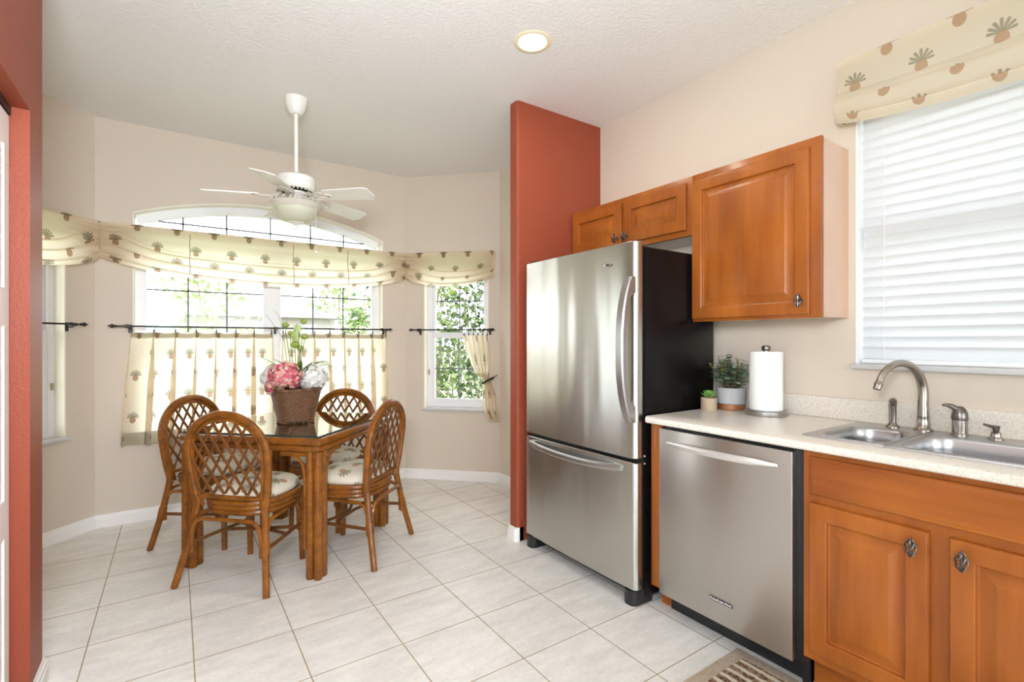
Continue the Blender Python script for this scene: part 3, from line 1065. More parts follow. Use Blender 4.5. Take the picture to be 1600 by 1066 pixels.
base_cabinet('maple sink base cabinet with a wide plain drawer front right of the dishwasher', 0.100, 0.862, [(0.5055, 0.838, 0.540), (0.126, 0.459, 0.425)], True)
base_cabinet('maple base cabinet beyond the sink base, mostly outside the picture', -0.663, 0.098, [(-0.258, 0.074, -0.224), (-0.638, -0.305, -0.339)], False)

ct = thing('countertop', 'long cream speckled countertop running over dishwasher and sink base', 'countertop', (2.13, 0.35, 0.868))
CT = 0.900
b = MB()
prof = [(1.945, 0.868), (1.818, 0.868), (1.812, 0.872), (1.810, 0.878), (1.810, 0.889), (1.813, 0.896), (1.820, CT), (1.945, CT)]
b.prism(prof, lambda x, z, h: Vector((x, h, z)), -0.70, 1.546)
b.box(1.945, 2.380, 0.885, 1.546, 0.868, CT)
b.box(1.945, 2.380, -0.70, 0.095, 0.868, CT)
b.box(2.380, 2.469, -0.70, 1.546, 0.868, CT)
part('slab', b, COUNTER, ct, ang=30)
b = MB(); b.box(2.449, 2.469, -0.70, 1.546, CT, 0.996, 0.004)
part('backsplash', b, COUNTER, ct)

# sink ------------------------------------------------------------------
def rrect(x0, x1, y0, y1, r, z, n=6):
    P = []
    for cx, cy_, a in ((x1 - r, y1 - r, 0), (x0 + r, y1 - r, 90), (x0 + r, y0 + r, 180), (x1 - r, y0 + r, 270)):
        for k in range(n + 1):
            t = R(a + 90 * k / n)
            P.append(Vector((cx + r * cos(t), cy_ + r * sin(t), z)))
    return P
sk = thing('kitchen_sink', 'double-bowl stainless drop-in sink set in the cream countertop', 'sink', (2.16, 0.49, 0.72))
SX0, SX1, SY0, SY1 = 1.925, 2.402, 0.072, 0.905
SB = ((0.668, 0.868, 0.648, SY1), (0.118, 0.632, SY0, 0.648))
b = MB()
for (b0, b1, o0, o1) in SB:
    b.loops([rrect(SX0, SX1, o0, o1, 0.002, 0.9005), rrect(SX0 + 0.003, SX1 - 0.003, o0 + (0.003 if o0 == SY0 else 0), o1 - (0.003 if o1 == SY1 else 0), 0.002, 0.9062),
             rrect(SX0 + 0.012, SX1 - 0.012, o0 + (0.012 if o0 == SY0 else 0), o1 - (0.012 if o1 == SY1 else 0), 0.002, 0.9050),
             rrect(1.955, 2.300, b0 - 0.006, b1 + 0.006, 0.075, 0.9050)], cap0=False, cap1=False)
part('rim', b, STEEL_S, sk, ang=50)
for (b0, b1, o0, o1) in SB:
    b = MB()
    LL = [rrect(1.955, 2.300, b0 - 0.006, b1 + 0.006, 0.075, 0.9050)]
    for ins, z in ((0.006, 0.902), (0.010, 0.894), (0.012, 0.86), (0.018, 0.76), (0.030, 0.735), (0.055, 0.725)):
        LL.append(rrect(1.955 + ins, 2.300 - ins, b0 - 0.006 + ins, b1 + 0.006 - ins, max(0.075 - ins * 0.5, 0.03), z))
    b.loops(LL, cap0=False)
    bw = part('bowl', b, STEEL_S, sk, ang=60)
    b = MB(); b.lathe([(0.044, 0.7252), (0.044, 0.728), (0.030, 0.729), (0.026, 0.7262)], (2.13, (b0 + b1) / 2, 0), 20)
    part('drain', b, STEEL_H, bw)

def arc_tube_pts(c, d, r, z0, z1, a1, n=16):
    pts = []
    return pts
fa = thing('kitchen_faucet', 'tall gooseneck brushed nickel faucet at the back of the sink', 'faucet', (2.378, 0.672, 0.905))
FB = Vector((2.378, 0.672, 0.0))
fd = Vector((-0.95, 0.32, 0)).normalized()
b = MB(); b.lathe([(0.031, 0.905), (0.031, 0.910), (0.026, 0.915), (0.022, 0.920), (0.019, 0.955), (0.020, 0.960)], (FB.x, FB.y, 0), 20)
part('base', b, NICKEL, fa)
pts, rad = [], []
for t in (0.955, 0.985, 1.015, 1.045):
    pts.append(FB + Vector((0, 0, t))); rad.append(0.0185 - (t - 0.955) * 0.02)
for k in range(1, 19):
    a = R(180 - 158 * k / 18)
    pts.append(FB + fd * (0.116 + 0.116 * cos(a)) + Vector((0, 0, 1.050 + 0.116 * sin(a))))
    rad.append(0.0167 - 0.0052 * k / 18)
b = MB(); b.tube(pts, rad, 16)
part('spout', b, NICKEL, fa)
b = MB()
e0 = pts[-1]; dr = (pts[-1] - pts[-2]).normalized()
b.tube([e0 - dr * 0.006, e0 + dr * 0.008, e0 + dr * 0.009, e0 + dr * 0.026], [0.0115, 0.0150, 0.0135, 0.0130], 16)
part('aerator', b, NICKEL, fa)
s = thing('side_sprayer', 'brushed nickel side sprayer standing left of the gooseneck faucet', 'sprayer', (2.372, 0.768, 0.905))
b = MB(); b.lathe([(0.024, 0.905), (0.024, 0.909), (0.017, 0.918), (0.013, 0.922)], (2.372, 0.768, 0), 20)
part('base', b, NICKEL, s)
b = MB()
b.tube([(2.372, 0.768, 0.918), (2.372, 0.768, 0.985), (2.370, 0.767, 0.997), (2.360, 0.764, 1.008), (2.345, 0.758, 1.012), (2.338, 0.755, 1.010)], [0.0125, 0.0135, 0.0145, 0.0145, 0.0135, 0.012], 14)
part('spray_head', b, NICKEL, s)
h = thing('faucet_lever', 'dark nickel single-lever faucet control right of the gooseneck spout', 'faucet handle', (2.378, 0.565, 0.905))
b = MB(); b.lathe([(0.026, 0.905), (0.026, 0.909), (0.0225, 0.913), (0.0225, 0.960)], (2.378, 0.565, 0), 22)
part('base', b, NICKEL, h)
b = MB(); b.lathe([(0.0235, 0.960), (0.0245, 0.968), (0.023, 0.985), (0.018, 1.000), (0.010, 1.009), (0.002, 1.011)], (2.378, 0.565, 0), 22)
b.tube([(2.372, 0.570, 0.998), (2.362, 0.585, 1.010), (2.352, 0.598, 1.014), (2.346, 0.606, 1.013)], [0.012, 0.009, 0.006, 0.0045], 10)
part('lever', b, NICKEL_D, h)
s = thing('soap_dispenser', 'short dark nickel soap dispenser at the right end of the sink', 'soap dispenser', (2.378, 0.468, 0.905))
b = MB(); b.lathe([(0.022, 0.905), (0.022, 0.909), (0.016, 0.914), (0.014, 0.922), (0.0145, 0.928), (0.009, 0.932)], (2.378, 0.468, 0), 20)
part('base', b, NICKEL, s)
b = MB(); b.lathe([(0.007, 0.930), (0.0095, 0.940), (0.0115, 0.950), (0.009, 0.953)], (2.378, 0.468, 0), 18)
b.tube([(2.378, 0.468, 0.946), (2.362, 0.484, 0.952), (2.350, 0.494, 0.957)], [0.006, 0.005, 0.004], 8)
part('pump_spout', b, NICKEL_D, s)

# counter things -----------------------------------------------------------
p = thing('paper_towel_holder', 'round brushed steel paper towel holder on the counter by the backsplash', 'paper towel holder', (2.32, 1.252, CT))
b = MB(); b.lathe([(0.091, CT), (0.092, CT + 0.003), (0.092, CT + 0.020), (0.088, CT + 0.023)], (2.32, 1.252, 0), 40)
part('base', b, STEEL_H, p)
b = MB(); b.lathe([(0.012, CT + 0.017), (0.012, 1.214)], (2.32, 1.252, 0), 16)
part('post', b, STEEL_H, p)
b = MB(); b.lathe([(0.017, 1.204), (0.019, 1.208), (0.019, 1.221), (0.017, 1.226), (0.008, 1.229)], (2.32, 1.252, 0), 20)
part('finial', b, NICKEL_D, p)
b = MB(); b.lathe([(0.022, 0.9235), (0.070, 0.9235), (0.0725, 0.927), (0.0725, 1.196), (0.070, 1.2), (0.022, 1.2)], (2.32, 1.252, 0), 44, cap=False)
b.lathe([(0.022, 1.2), (0.022, 0.9235)], (2.32, 1.252, 0), 44, cap=False)
top('paper_towel_roll', b, paint('paper_towel', (0.86, 0.85, 0.84), 0.9, 0.25, 220), 'white paper towel roll standing on the steel holder', 'paper towels')

def leaf(b, base, dirv, up, L, W, curl=0.2, n=4, fold=0.15, shape=0.8):
    """one leaf blade with a midrib fold"""
    d = Vector(dirv).normalized(); u = Vector(up)
    u = (u - d * u.dot(d)); u = u.normalized() if u.length > 1e-5 else d.orthogonal().normalized()
    s = d.cross(u)
    base = Vector(base)
    rows = []
    for i in range(n + 1):
        t = i / n
        wv = W * (sin(pi * min(1, max(0.0, t)) ** shape)) + 0.0004
        c = base + d * (L * t) + u * (-curl * L * t * t)
        rows.append([b.bm.verts.new(c - s * wv + u * fold * wv), b.bm.verts.new(c), b.bm.verts.new(c + s * wv + u * fold * wv)])
    for a, bb in zip(rows[:-1], rows[1:]):
        for k in (0, 1):
            b.face([a[k], a[k + 1], bb[k + 1], bb[k]])

rng = random.Random(7)
p = thing('potted_plant', 'leafy green plant in a grey pot with copper base beside the paper towels', 'plant', (2.36, 1.455, CT))
PC = (2.36, 1.455)
b = MB(); b.lathe([(0.066, CT + 0.030), (0.071, CT + 0.034), (0.073, CT + 0.112), (0.067, CT + 0.112), (0.066, CT + 0.098)], (*PC, 0), 32)
part('pot', b, paint('grey_glazed_pot', (0.42, 0.42, 0.43), 0.55, 0.3, 60), p)
b = MB(); b.lathe([(0.062, CT), (0.066, CT + 0.004), (0.067, CT + 0.029), (0.064, CT + 0.031)], (*PC, 0), 32)
part('pot_base', b, plain('copper_band', (0.36, 0.15, 0.065), 0.4, 0.3), p, label='copper brown band under the grey pot')
bl, bs, bt = MB(), MB(), MB()
for k in range(44):
    a = rng.uniform(0, 2 * pi); sp = rng.uniform(0.15, 1.0) ** 0.7
    hgt = rng.uniform(0.06, 0.20)
    tipx = PC[0] + cos(a) * 0.115 * sp * (0.55 if cos(a) > 0 else 1.0)
    tipy = PC[1] + sin(a) * 0.125 * sp
    tipx = min(tipx, 2.43); tipy = min(1.535, max(1.365, tipy))
    r0 = Vector((PC[0] + cos(a) * 0.03, PC[1] + sin(a) * 0.03, CT + 0.10)); r1 = Vector((tipx, tipy, CT + 0.105 + hgt * (1.1 - 0.45 * sp)))
    mid = (r0 + r1) / 2 + Vector((0, 0, 0.02))
    bs.tube([r0, mid, r1], 0.0016, 5)
    tips = rng.random() < 0.30
    for j in range(8):
        t = 0.25 + 0.75 * j / 7
        c = r0.lerp(mid, t * 2) if t < 0.5 else mid.lerp(r1, t * 2 - 1)
        aa = rng.uniform(0, 2 * pi)
        dv = Vector((cos(aa), sin(aa), rng.uniform(-0.2, 0.7)))
        small = tips and j > 4
        leaf(bt if small else bl, c, dv, (0, 0, 1), (0.019 if small else rng.uniform(0.028, 0.042)), (0.008 if small else rng.uniform(0.014, 0.020)), 0.15)
part('foliage', bl, leafy('eucalyptus_leaf', [(0.10, 0.22, 0.115), (0.23, 0.40, 0.26), (0.46, 0.60, 0.46), (0.19, 0.28, 0.09)], 0.15), p)
part('tip_leaves', bt, leafy('yellow_green_tip', [(0.46, 0.52, 0.08), (0.32, 0.30, 0.07)], 0.2), p, label='small yellow-green tips')
part('stems', bs, plain('woody_stem', (0.12, 0.085, 0.045), 0.7), p)

p = thing('succulent_plant', 'tiny green succulent in a small tan pot at the counter end', 'plant', (2.225, 1.492, CT))
SC = (2.225, 1.492)
b = MB(); b.lathe([(0.036, CT), (0.0385, CT + 0.004), (0.0395, CT + 0.060), (0.0395, CT + 0.064), (0.035, CT + 0.064), (0.034, CT + 0.056)], (*SC, 0), 28)
part('pot', b, plain('tan_clay_pot', (0.46, 0.35, 0.235), 0.6), p)
b = MB()
for ring, (m, el, L) in enumerate(((10, 18, 0.046), (9, 42, 0.046), (6, 66, 0.042))):
    for k in range(m):
        a = 2 * pi * (k + 0.5 * (ring % 2)) / m + 0.2 * ring
        leaf(b, (SC[0] + 0.004 * cos(a), SC[1] + 0.004 * sin(a), CT + 0.062), (cos(a) * cos(R(el)), sin(a) * cos(R(el)), sin(R(el)) + 0.15), (0, 0, 1), L, 0.0085, -0.15, 4, 0.45)
part('rosette', b, leafy('succulent_leaf', [(0.12, 0.30, 0.05), (0.30, 0.48, 0.12)], 0.1), p)

# blind and fabric shade over the sink window ---------------------------------
def slat_mat():
    t = NT('white_blind_slat')
    d = t.bsdf(Base_Color=(0.80, 0.81, 0.82), Roughness=0.5)
    tr = t.n('ShaderNodeBsdfTranslucent'); tr.inputs[0].default_value = (0.78, 0.79, 0.80, 1)
    mx = t.n('ShaderNodeMixShader'); mx.inputs[0].default_value = 0.35
    t.t.links.new(d.outputs[0], mx.inputs[1]); t.t.links.new(tr.outputs[0], mx.inputs[2])
    return t.done(mx)
SLAT = slat_mat()
bd = thing('window_blind', 'closed white slatted blind hanging in the sink window', 'blind', (2.505, 0.41, KZ0 + 0.002))
b = MB()
z = KZ0 + 0.05
BYA, BYB = KW0 + 0.014, KW1 - 0.014
while z < KZ1 - 0.06:
    M = Matrix.Translation((2.506, 0, z)) @ Matrix.Rotation(R(70), 4, 'Y')
    b.obox(M, -0.0270, 0.0270, BYA, BYB, -0.0014, 0.0014)
    z += 0.0430
part('slats', b, SLAT, bd)
b = MB(); b.box(2.490, 2.524, BYA, BYB, KZ0 + 0.003, KZ0 + 0.020, 0.003)
part('bottom_rail', b, VINYL, bd)
b = MB(); b.box(2.478, 2.535, BYA, BYB, KZ1 - 0.055, KZ1 - 0.008)
part('head_rail', b, VINYL, bd)
for y in (BYB - 0.085, 0.40, BYA + 0.085):
    b = MB(); b.tube([(2.4805, y, KZ0 + 0.01), (2.4805, y, KZ1 - 0.05)], 0.0011, 5)
    part('ladder_cord', b, VINYL, bd)

def swag(M, L, zt, zb, sag, off, g0, g1, nfold, v0, mat_uv0, amp=0.030, zf=0.015, nu=90, nv=150, smin=0.0):
    """hung fabric: flat above, horizontal swagged folds below, drawn up at gathered ends"""
    def pos(u, v):
        x = u * L
        e0 = g0 * math.exp(-(x / 0.20) ** 2); e1 = g1 * math.exp(-((L - x) / 0.20) ** 2)
        g = min(1.0, e0 + e1)
        h = (zt - zb) + sag * max(0.0, 1 - (2 * u - 1) ** 2) ** 0.75
        vv0 = v0 * (1 - g) + 0.10 * g
        s_ = max(0.0, (v - vv0) / (1 - vv0))
        nf = nfold
        ph = 2 * pi * nf * s_
        k = min(1, s_ * 10)
        d = amp * (1 - 0.5 * g) * (0.5 + 0.5 * cos(ph)) * k if s_ > 0 else 0
        dz = zf * (1 - 0.3 * g) * sin(ph) * k if s_ > 0 else 0
        gg = (g0 * math.exp(-(x / 0.11) ** 2) + g1 * math.exp(-((L - x) / 0.11) ** 2))
        d += 0.026 * gg * abs(sin(pi * 9 * v + 6.0 * min(x, L - x))) * min(1, 5 * v)
        if v > 0.96: d *= (1 - v) / 0.04 * 0.8 + 0.2
        edge = 1.0
        if g0: edge *= 1 - 0.9 * math.exp(-(x / 0.022) ** 2)
        if g1: edge *= 1 - 0.9 * math.exp(-((L - x) / 0.022) ** 2)
        return M @ Vector((x, off + d * edge, zt - h * v - dz))
    # the print follows the true length of cloth round the folds
    Mi = M.inverted()
    arc = [0.0]
    pl = Mi @ pos(0.5, 0.0)
    for i in range(1, nv + 1):
        pn = Mi @ pos(0.5, i / nv)
        arc.append(arc[-1] + (pn - pl).length)
        pl = pn
    def fuv(u, v):
        i = min(nv, int(round(v * nv)))
        return (mat_uv0 + u * L, 5.93 - arc[i])
    b = MB()
    b.grid(nu, nv, pos, fuv)
    return b
sh = thing('roman_shade', 'pineapple print fabric shade at the top of the sink window', 'window shade', (2.40, 0.42, 2.19))
SM = frame((2.47, 0.972), (0, -1), (-1, 0))
SL = 1.13
b = swag(SM, SL, 2.457, 2.195, 0.055, 0.088, 0, 0, 2.0, 0.50, 0.045, amp=0.034, zf=0.022)
part('fabric', b, SHADE, sh, ang=60)
for xx in (0.0, SL):
    b = MB()
    b.grid(3, 10, lambda u, v: SM @ Vector((xx, 0.004 + 0.084 * u, 2.457 - 0.258 * v)), lambda u, v: (0.02 * u + 3.11, -v * 0.26 + 5.93))
    part('side_return', b, SHADE, sh)
b = MB(); b.obox(SM, 0.003, SL - 0.003, 0.001, 0.083, 2.436, 2.455)
part('mounting_board', b, TRIM, sh)

# rug -------------------------------------------------------------------------
def rug_mat():
    t = NT('woven_animal_print')
    sep = t.n('ShaderNodeSeparateXYZ'); t.t.links.new(t.obj(), sep.inputs[0])
    nz = t.noise(26, detail=3)
    x = t.m('ADD', sep.outputs[0], t.m('MULTIPLY', t.m('SUBTRACT', nz, 0.5), 0.018))
    st = t.m('SINE', t.m('MULTIPLY', x, 2 * pi / 0.043))
    nb = t.noise(70, detail=3)
    brown = t.ramp(nb, [(0.38, (0.09, 0.05, 0.03)), (0.5, (0.26, 0.145, 0.075)), (0.62, (0.38, 0.25, 0.15))])
    white = (0.72, 0.66, 0.55)
    stripes = t.mix(t.m('GREATER_THAN', st, 0.35), brown, white)
    vo = t.n('ShaderNodeTexVoronoi', feature='DISTANCE_TO_EDGE'); vo.inputs['Scale'].default_value = 30
    t.t.links.new(t.obj(), vo.inputs['Vector'])
    leo = t.ramp(vo.outputs[0], [(0.10, white), (0.14, (0.10, 0.075, 0.055)), (0.24, (0.12, 0.085, 0.06)), (0.32, (0.42, 0.31, 0.21))])
    ylim = t.m('ADD', sep.outputs[1], t.m('MULTIPLY', t.m('SUBTRACT', nz, 0.5), 0.10))
    body = t.mix(t.m('GREATER_THAN', t.m('ABSOLUTE', ylim), 0.47), leo, stripes)
    bx = t.m('GREATER_THAN', t.m('ABSOLUTE', sep.outputs[0]), 0.245)
    by = t.m('GREATER_THAN', t.m('ABSOLUTE', sep.outputs[1]), 0.668)
    c = t.mix(t.m('MAXIMUM', bx, by), body, t.ramp(nb, [(0.3, (0.44, 0.35, 0.26)), (0.7, (0.60, 0.50, 0.39))]))
    return t.done(t.bsdf(Base_Color=c, Roughness=0.95, Normal=t.bump(t.noise(300, detail=2), 0.5, 0.003)))
b = MB(); b.box(1.295, 1.882, -0.305, 1.132, 0.0, 0.009, 0.004)
top('kitchen_rug', b, rug_mat(), 'brown animal print rug on the tiles before the dishwasher', 'rug')
# ------------------------------------------------------------------ breakfast nook
TC = (0.62, 3.275)            # table centre, also under the fan

# table (local frame: corners on the axes turned 45 degrees) -------------------
t = thing('dining_table', 'square rattan dining table with a clear glass top', 'table', (TC[0], TC[1], 0))
TM = Matrix.Translation((TC[0], TC[1], 0)) @ Matrix.Rotation(R(45), 4, 'Z')
hs = 0.412                    # half side of the glass
b = MB()
for z, h, r in ((0.722, hs + 0.006, 0.021), (0.684, hs - 0.002, 0.017)):
    pts = []
    for sx, sy in ((1, 1), (-1, 1), (-1, -1), (1, -1)):
        for k in (-1, 0, 1):
            o = 0.014 * abs(k)
            if k == 0: pts.append((sx * (h - 0.004), sy * (h - 0.004)))
            elif (sx * sy > 0) == (k < 0): pts.append((sx * h, sy * (h - 0.014)))
            else: pts.append((sx * (h - 0.014), sy * h))
    b.tube([TM @ Vector((x, y, z)) for x, y in pts], r, 10, closed=True)
b.tube([TM @ Vector((x, y, 0.70)) for x, y in ((hs - 0.03, hs - 0.03), (-hs + 0.03, hs - 0.03), (-hs + 0.03, -hs + 0.03), (hs - 0.03, -hs + 0.03))], 0.016, 8, closed=True)
part('frame', b, RATTAN, t)
b = MB()
b.obox(TM, -hs, hs, -hs, hs, 0.7425, 0.7515)
g = part('glass_top', b, TABLEGLASS, t)
b = MB()
for (x0, x1, y0, y1) in ((-hs, hs, -hs - 0.001, -hs + 0.002), (-hs, hs, hs - 0.002, hs + 0.001), (-hs - 0.001, -hs + 0.002, -hs, hs), (hs - 0.002, hs + 0.001, -hs, hs)):
    b.obox(TM, x0, x1, y0, y1, 0.7427, 0.7513)
part('glass_edge', b, GLASSEDGE, g)
for sx, sy in ((1, 1), (-1, 1), (-1, -1), (1, -1)):
    b = MB()
    c = hs - 0.030
    for dx, dy in ((0.020, 0.020), (-0.024, 0.020), (0.020, -0.024), (-0.022, -0.022)):
        x, y = sx * (c + dx), sy * (c + dy)
        b.tube([TM @ Vector((x, y, z)) for z in (0.0, 0.006, 0.35, 0.668)], [0.019, 0.0225, 0.0225, 0.0225], 10)
    lg = part('leg', b, RATTAN, t)
    b = MB()
    # short rails under the corner and the slim poles that bend into braces
    for ax in (0, 1):
        def P(a, z, off=0.0):
            v = (sx * (c + 0.020 - a), sy * (c + 0.016)) if ax == 0 else (sx * (c + 0.016), sy * (c + 0.020 - a))
            return TM @ Vector((v[0], v[1], z))
        b.tube([P(-0.024, 0.652), P(0.02, 0.652), P(0.215, 0.652)], 0.0135, 8)
        b.tube([P(0.078, 0.15), P(0.078, 0.50), P(0.082, 0.56), P(0.096, 0.602), P(0.125, 0.632), P(0.155, 0.643)], 0.0095, 8)
    part('brace', b, RATTAN, lg)

# chairs ------------------------------------------------------------------------
ch = thing('dining_chair', 'rattan dining chair nearest the camera, its lattice back towards us', 'chair', (0, 0, 0), 'rattan lattice-back dining chairs')
def yb(z): return -0.195 - (z - 0.42) * 0.115
def wb(z):
    """half width of the back frame at height z"""
    if z <= 0.68:
        u = (z - 0.40) / 0.28
        return 0.196 + 0.034 * sin(u * pi / 2)
    k = (z - 0.68) / 0.203
    return 0.230 * math.sqrt(max(0, 1 - k * k))
def back_loop(ins, n=26):
    pts = []
    zs = [0.40 + 0.28 * i / 6 for i in range(6)]
    for z in zs: pts.append(Vector((-(wb(z) - ins), yb(z), z)))
    for i in range(n + 1):
        a = pi * i / n
        x = -(0.230 - ins) * cos(a); z = 0.68 + (0.203 - ins) * sin(a)
        pts.append(Vector((x, yb(z), z)))
    for z in zs[::-1]: pts.append(Vector((wb(z) - ins, yb(z), z)))
    return pts
b = MB(); b.tube(back_loop(0.0), 0.0195, 10)
b.tube(back_loop(0.027), 0.0095, 8)
bf = part('back_frame', b, RATTAN, ch)
b = MB()
zl0 = 0.468
for sg in (-1, 1):
    for k in range(-9, 10):
        x0 = k * 0.066 + 0.033
        pts = []
        for i in range(61):
            z = zl0 + (0.86 - zl0) * i / 60
            x = x0 + sg * 0.62 * (z - zl0)
            inside = abs(x) < wb(z) - 0.028 if z < 0.68 else (abs(x) / 0.206) ** 2 + ((z - 0.68) / 0.180) ** 2 < 1
            if inside: pts.append(Vector((x, yb(z) + 0.0042 * sg, z)))
        if len(pts) > 4:
            b.tube([pts[0], pts[len(pts) // 2], pts[-1]], 0.0080, 6, flat=0.75)
part('lattice', b, RATTAN2, ch)
b = MB()
b.tube([(-0.19, yb(0.452), 0.452), (0, yb(0.452) - 0.012, 0.452), (0.19, yb(0.452), 0.452)], 0.012, 8)
part('back_rail', b, RATTAN, ch)
def seat_loop(w, d, n=36, e=2.9):
    P = []
    for k in range(n):
        a = 2 * pi * k / n
        ca, sa = cos(a), sin(a)
        x = w * abs(ca) ** (2 / e) * (1 if ca >= 0 else -1)
        y = d * abs(sa) ** (2 / e) * (1 if sa >= 0 else -1)
        x *= 1.0 + 0.03 * (y / d)
        P.append((x, y - 0.016))
    return P
b = MB()
for z, s_ in ((0.424, 1.0), (0.399, 0.985), (0.374, 0.965)):
    b.tube([Vector((x, y, z)) for x, y in seat_loop(0.203 * s_, 0.192 * s_)], 0.0150, 8, closed=True)
lo = [Vector((x * 0.95, y * 0.95, 0.415)) for x, y in seat_loop(0.2, 0.19)]
b.loops([lo, [v + Vector((0, 0, 0.012)) for v in lo]])
part('seat_frame', b, RATTAN, ch)
b = MB()
b.uv = b.bm.loops.layers.uv.new('UVMap')
ring = []
for s_, z in ((0.97, 0.432), (1.02, 0.446), (1.025, 0.462), (1.00, 0.478), (0.93, 0.490), (0.80, 0.499), (0.60, 0.505), (0.35, 0.508), (0.12, 0.509)):
    ring.append([Vector((x * s_, y * s_, z)) for x, y in seat_loop(0.196, 0.182, 44)])
b.loops(ring)
for f_ in b.bm.faces:
    for lp in f_.loops:
        co = lp.vert.co
        rr_ = math.hypot(co.x, co.y) + 1e-6
        k = 1 + max(0, 0.478 - co.z) / rr_
        lp[b.uv].uv = (co.x * k + 2.03, co.y * k + 2.02)
part('seat_cushion', b, SEAT, ch, label='pale tapestry cushion printed with pineapples', ang=70)
legs = {}
for sx in (-1, 1):
    b = MB()
    b.tube([(sx * 0.196, yb(0.42) , 0.425), (sx * 0.203, -0.205, 0.36), (sx * 0.222, -0.228, 0.22), (sx * 0.262, -0.275, 0.0)], [0.0195, 0.0185, 0.0175, 0.0165], 10)
    b.tube([(sx * 0.2185, -0.224, 0.245), (sx * 0.2265, -0.2335, 0.185)], 0.0215, 10)
    b.tube([(sx * 0.1965, yb(0.44), 0.450), (sx * 0.197, yb(0.42), 0.405)], 0.0220, 10)
    part('leg', b, RATTAN, ch)
    b = MB()
    b.tube([(sx * 0.163, 0.142, 0.420), (sx * 0.165, 0.147, 0.30), (sx * 0.169, 0.155, 0.0)], [0.0175, 0.017, 0.0155], 10)
    b.tube([(sx * 0.1663, 0.1490, 0.225), (sx * 0.1669, 0.1505, 0.165)], 0.0205, 10)
    part('leg', b, RATTAN, ch)
# hooped braces between the legs and the stretchers
RL = lambda z: (0.262 - (0.262 - 0.203) * z / 0.36, -0.275 + (0.275 - 0.205) * z / 0.36)
def hoop(p0, p1, z0=0.17, zt=0.346):
    p0 = Vector((*p0, 0)); p1 = Vector((*p1, 0))
    d = (p1 - p0)
    L = d.length; d.normalize()
    pts = [p0 + d * 0.016 + Vector((0, 0, z0)), p0 + d * 0.018 + Vector((0, 0, z0 + 0.09))]
    for k in range(1, 7):
        a = R(90 * k / 6)
        pts.append(p0 + d * (0.018 + 0.065 * (1 - cos(a))) + Vector((0, 0, z0 + 0.09 + (zt - z0 - 0.09) * sin(a))))
    rev = [p1 - (p - p0 - Vector((0, 0, p.z))) + Vector((0, 0, 0)) for p in pts[::-1]]
    rev = [Vector((v.x, v.y, p.z)) for v, p in zip(rev, pts[::-1])]
    return pts + rev
b = MB()
rz = RL(0.22)
b.tube(hoop((-rz[0] + 0.008, rz[1]), (rz[0] - 0.008, rz[1])), 0.0105, 8)
b.tube(hoop((-0.165, 0.149), (0.165, 0.149)), 0.0105, 8)
for sx in (-1, 1):
    b.tube(hoop((sx * (rz[0] - 0.006), rz[1]), (sx * 0.165, 0.149)), 0.0105, 8)
part('hoop_brace', b, RATTAN, ch)
b = MB()
for sx in (-1, 1):
    b.tube([(sx * 0.224, -0.229, 0.208), (sx * 0.167, 0.150, 0.208)], 0.0098, 8)
b.tube([(-0.197, -0.02, 0.208), (-0.07, 0.02, 0.206), (0.07, 0.02, 0.206), (0.197, -0.02, 0.208)], 0.0095, 8)
b.tube([(-0.175, 0.09, 0.208), (-0.06, 0.050, 0.207), (0.06, 0.050, 0.207), (0.175, 0.09, 0.208)], 0.0095, 8)
part('stretcher', b, RATTAN2, ch)

def seat_at(o, ang, D, label=None, turn=0):
    """ang: direction from table centre to the chair"""
    o.location = (TC[0] + D * cos(R(ang)), TC[1] + D * sin(R(ang)), 0)
    o.rotation_euler = (0, 0, R(ang + 90 + turn))
    if label: o['label'] = label
seat_at(ch, 225, 0.345)
c2 = copy_thing(ch, (0, 0, 0), 0); seat_at(c2, 135, 0.515, 'rattan dining chair at the left, pulled out before the long curtain')
c3 = copy_thing(ch, (0, 0, 0), 0); seat_at(c3, 45, 0.350, 'rattan dining chair behind the flower basket, its back against the window side')
c4 = copy_thing(ch, (0, 0, 0), 0); seat_at(c4, -45, 0.375, 'rattan dining chair on the side of the table facing the refrigerator')

# flower basket -------------------------------------------------------------------
BC = (0.615, 3.262)
GZ = 0.752
fb = thing('flower_basket', 'woven brown basket of pink and white silk flowers on the glass table', 'flower arrangement', (BC[0], BC[1], GZ))
def basket_mat():
    t = NT('woven_willow')
    sep = t.n('ShaderNodeSeparateXYZ'); t.t.links.new(t.obj(), sep.inputs[0])
    a = t.m('ARCTAN2', sep.outputs[1], sep.outputs[0])
    w1 = t.m('SINE', t.m('ADD', t.m('MULTIPLY', sep.outputs[2], 2 * pi / 0.0105), t.m('MULTIPLY', t.m('SIGN', t.m('SINE', t.m('MULTIPLY', a, 14.0))), pi / 2)))
    nz = t.noise(130, detail=3)
    f = t.m('ADD', t.m('MULTIPLY', w1, 0.22), t.m('MULTIPLY', nz, 1.0))
    c = t.ramp(f, [(0.30, (0.055, 0.022, 0.009)), (0.62, (0.20, 0.085, 0.032)), (0.80, (0.31, 0.150, 0.062))])
    return t.done(t.bsdf(Base_Color=c, Roughness=0.55, Normal=t.bump(w1, 0.6, 0.004)))
BASK = basket_mat()
def sqring(r, z, n=56, e=3.2):
    P = []
    for k in range(n):
        a = 2 * pi * k / n
        ca, sa = cos(a), sin(a)
        P.append(Vector((BC[0] + r * abs(ca) ** (2 / e) * (1 if ca >= 0 else -1), BC[1] + r * abs(sa) ** (2 / e) * (1 if sa >= 0 else -1), z)))
    return P
b = MB()
prof = [(0.098, 0.012), (0.101, 0.016)] + [(0.101 + 0.040 * k / 16, 0.016 + 0.186 * k / 16) for k in range(1, 17)]
LL = [sqring(r, GZ + z) for r, z in prof]
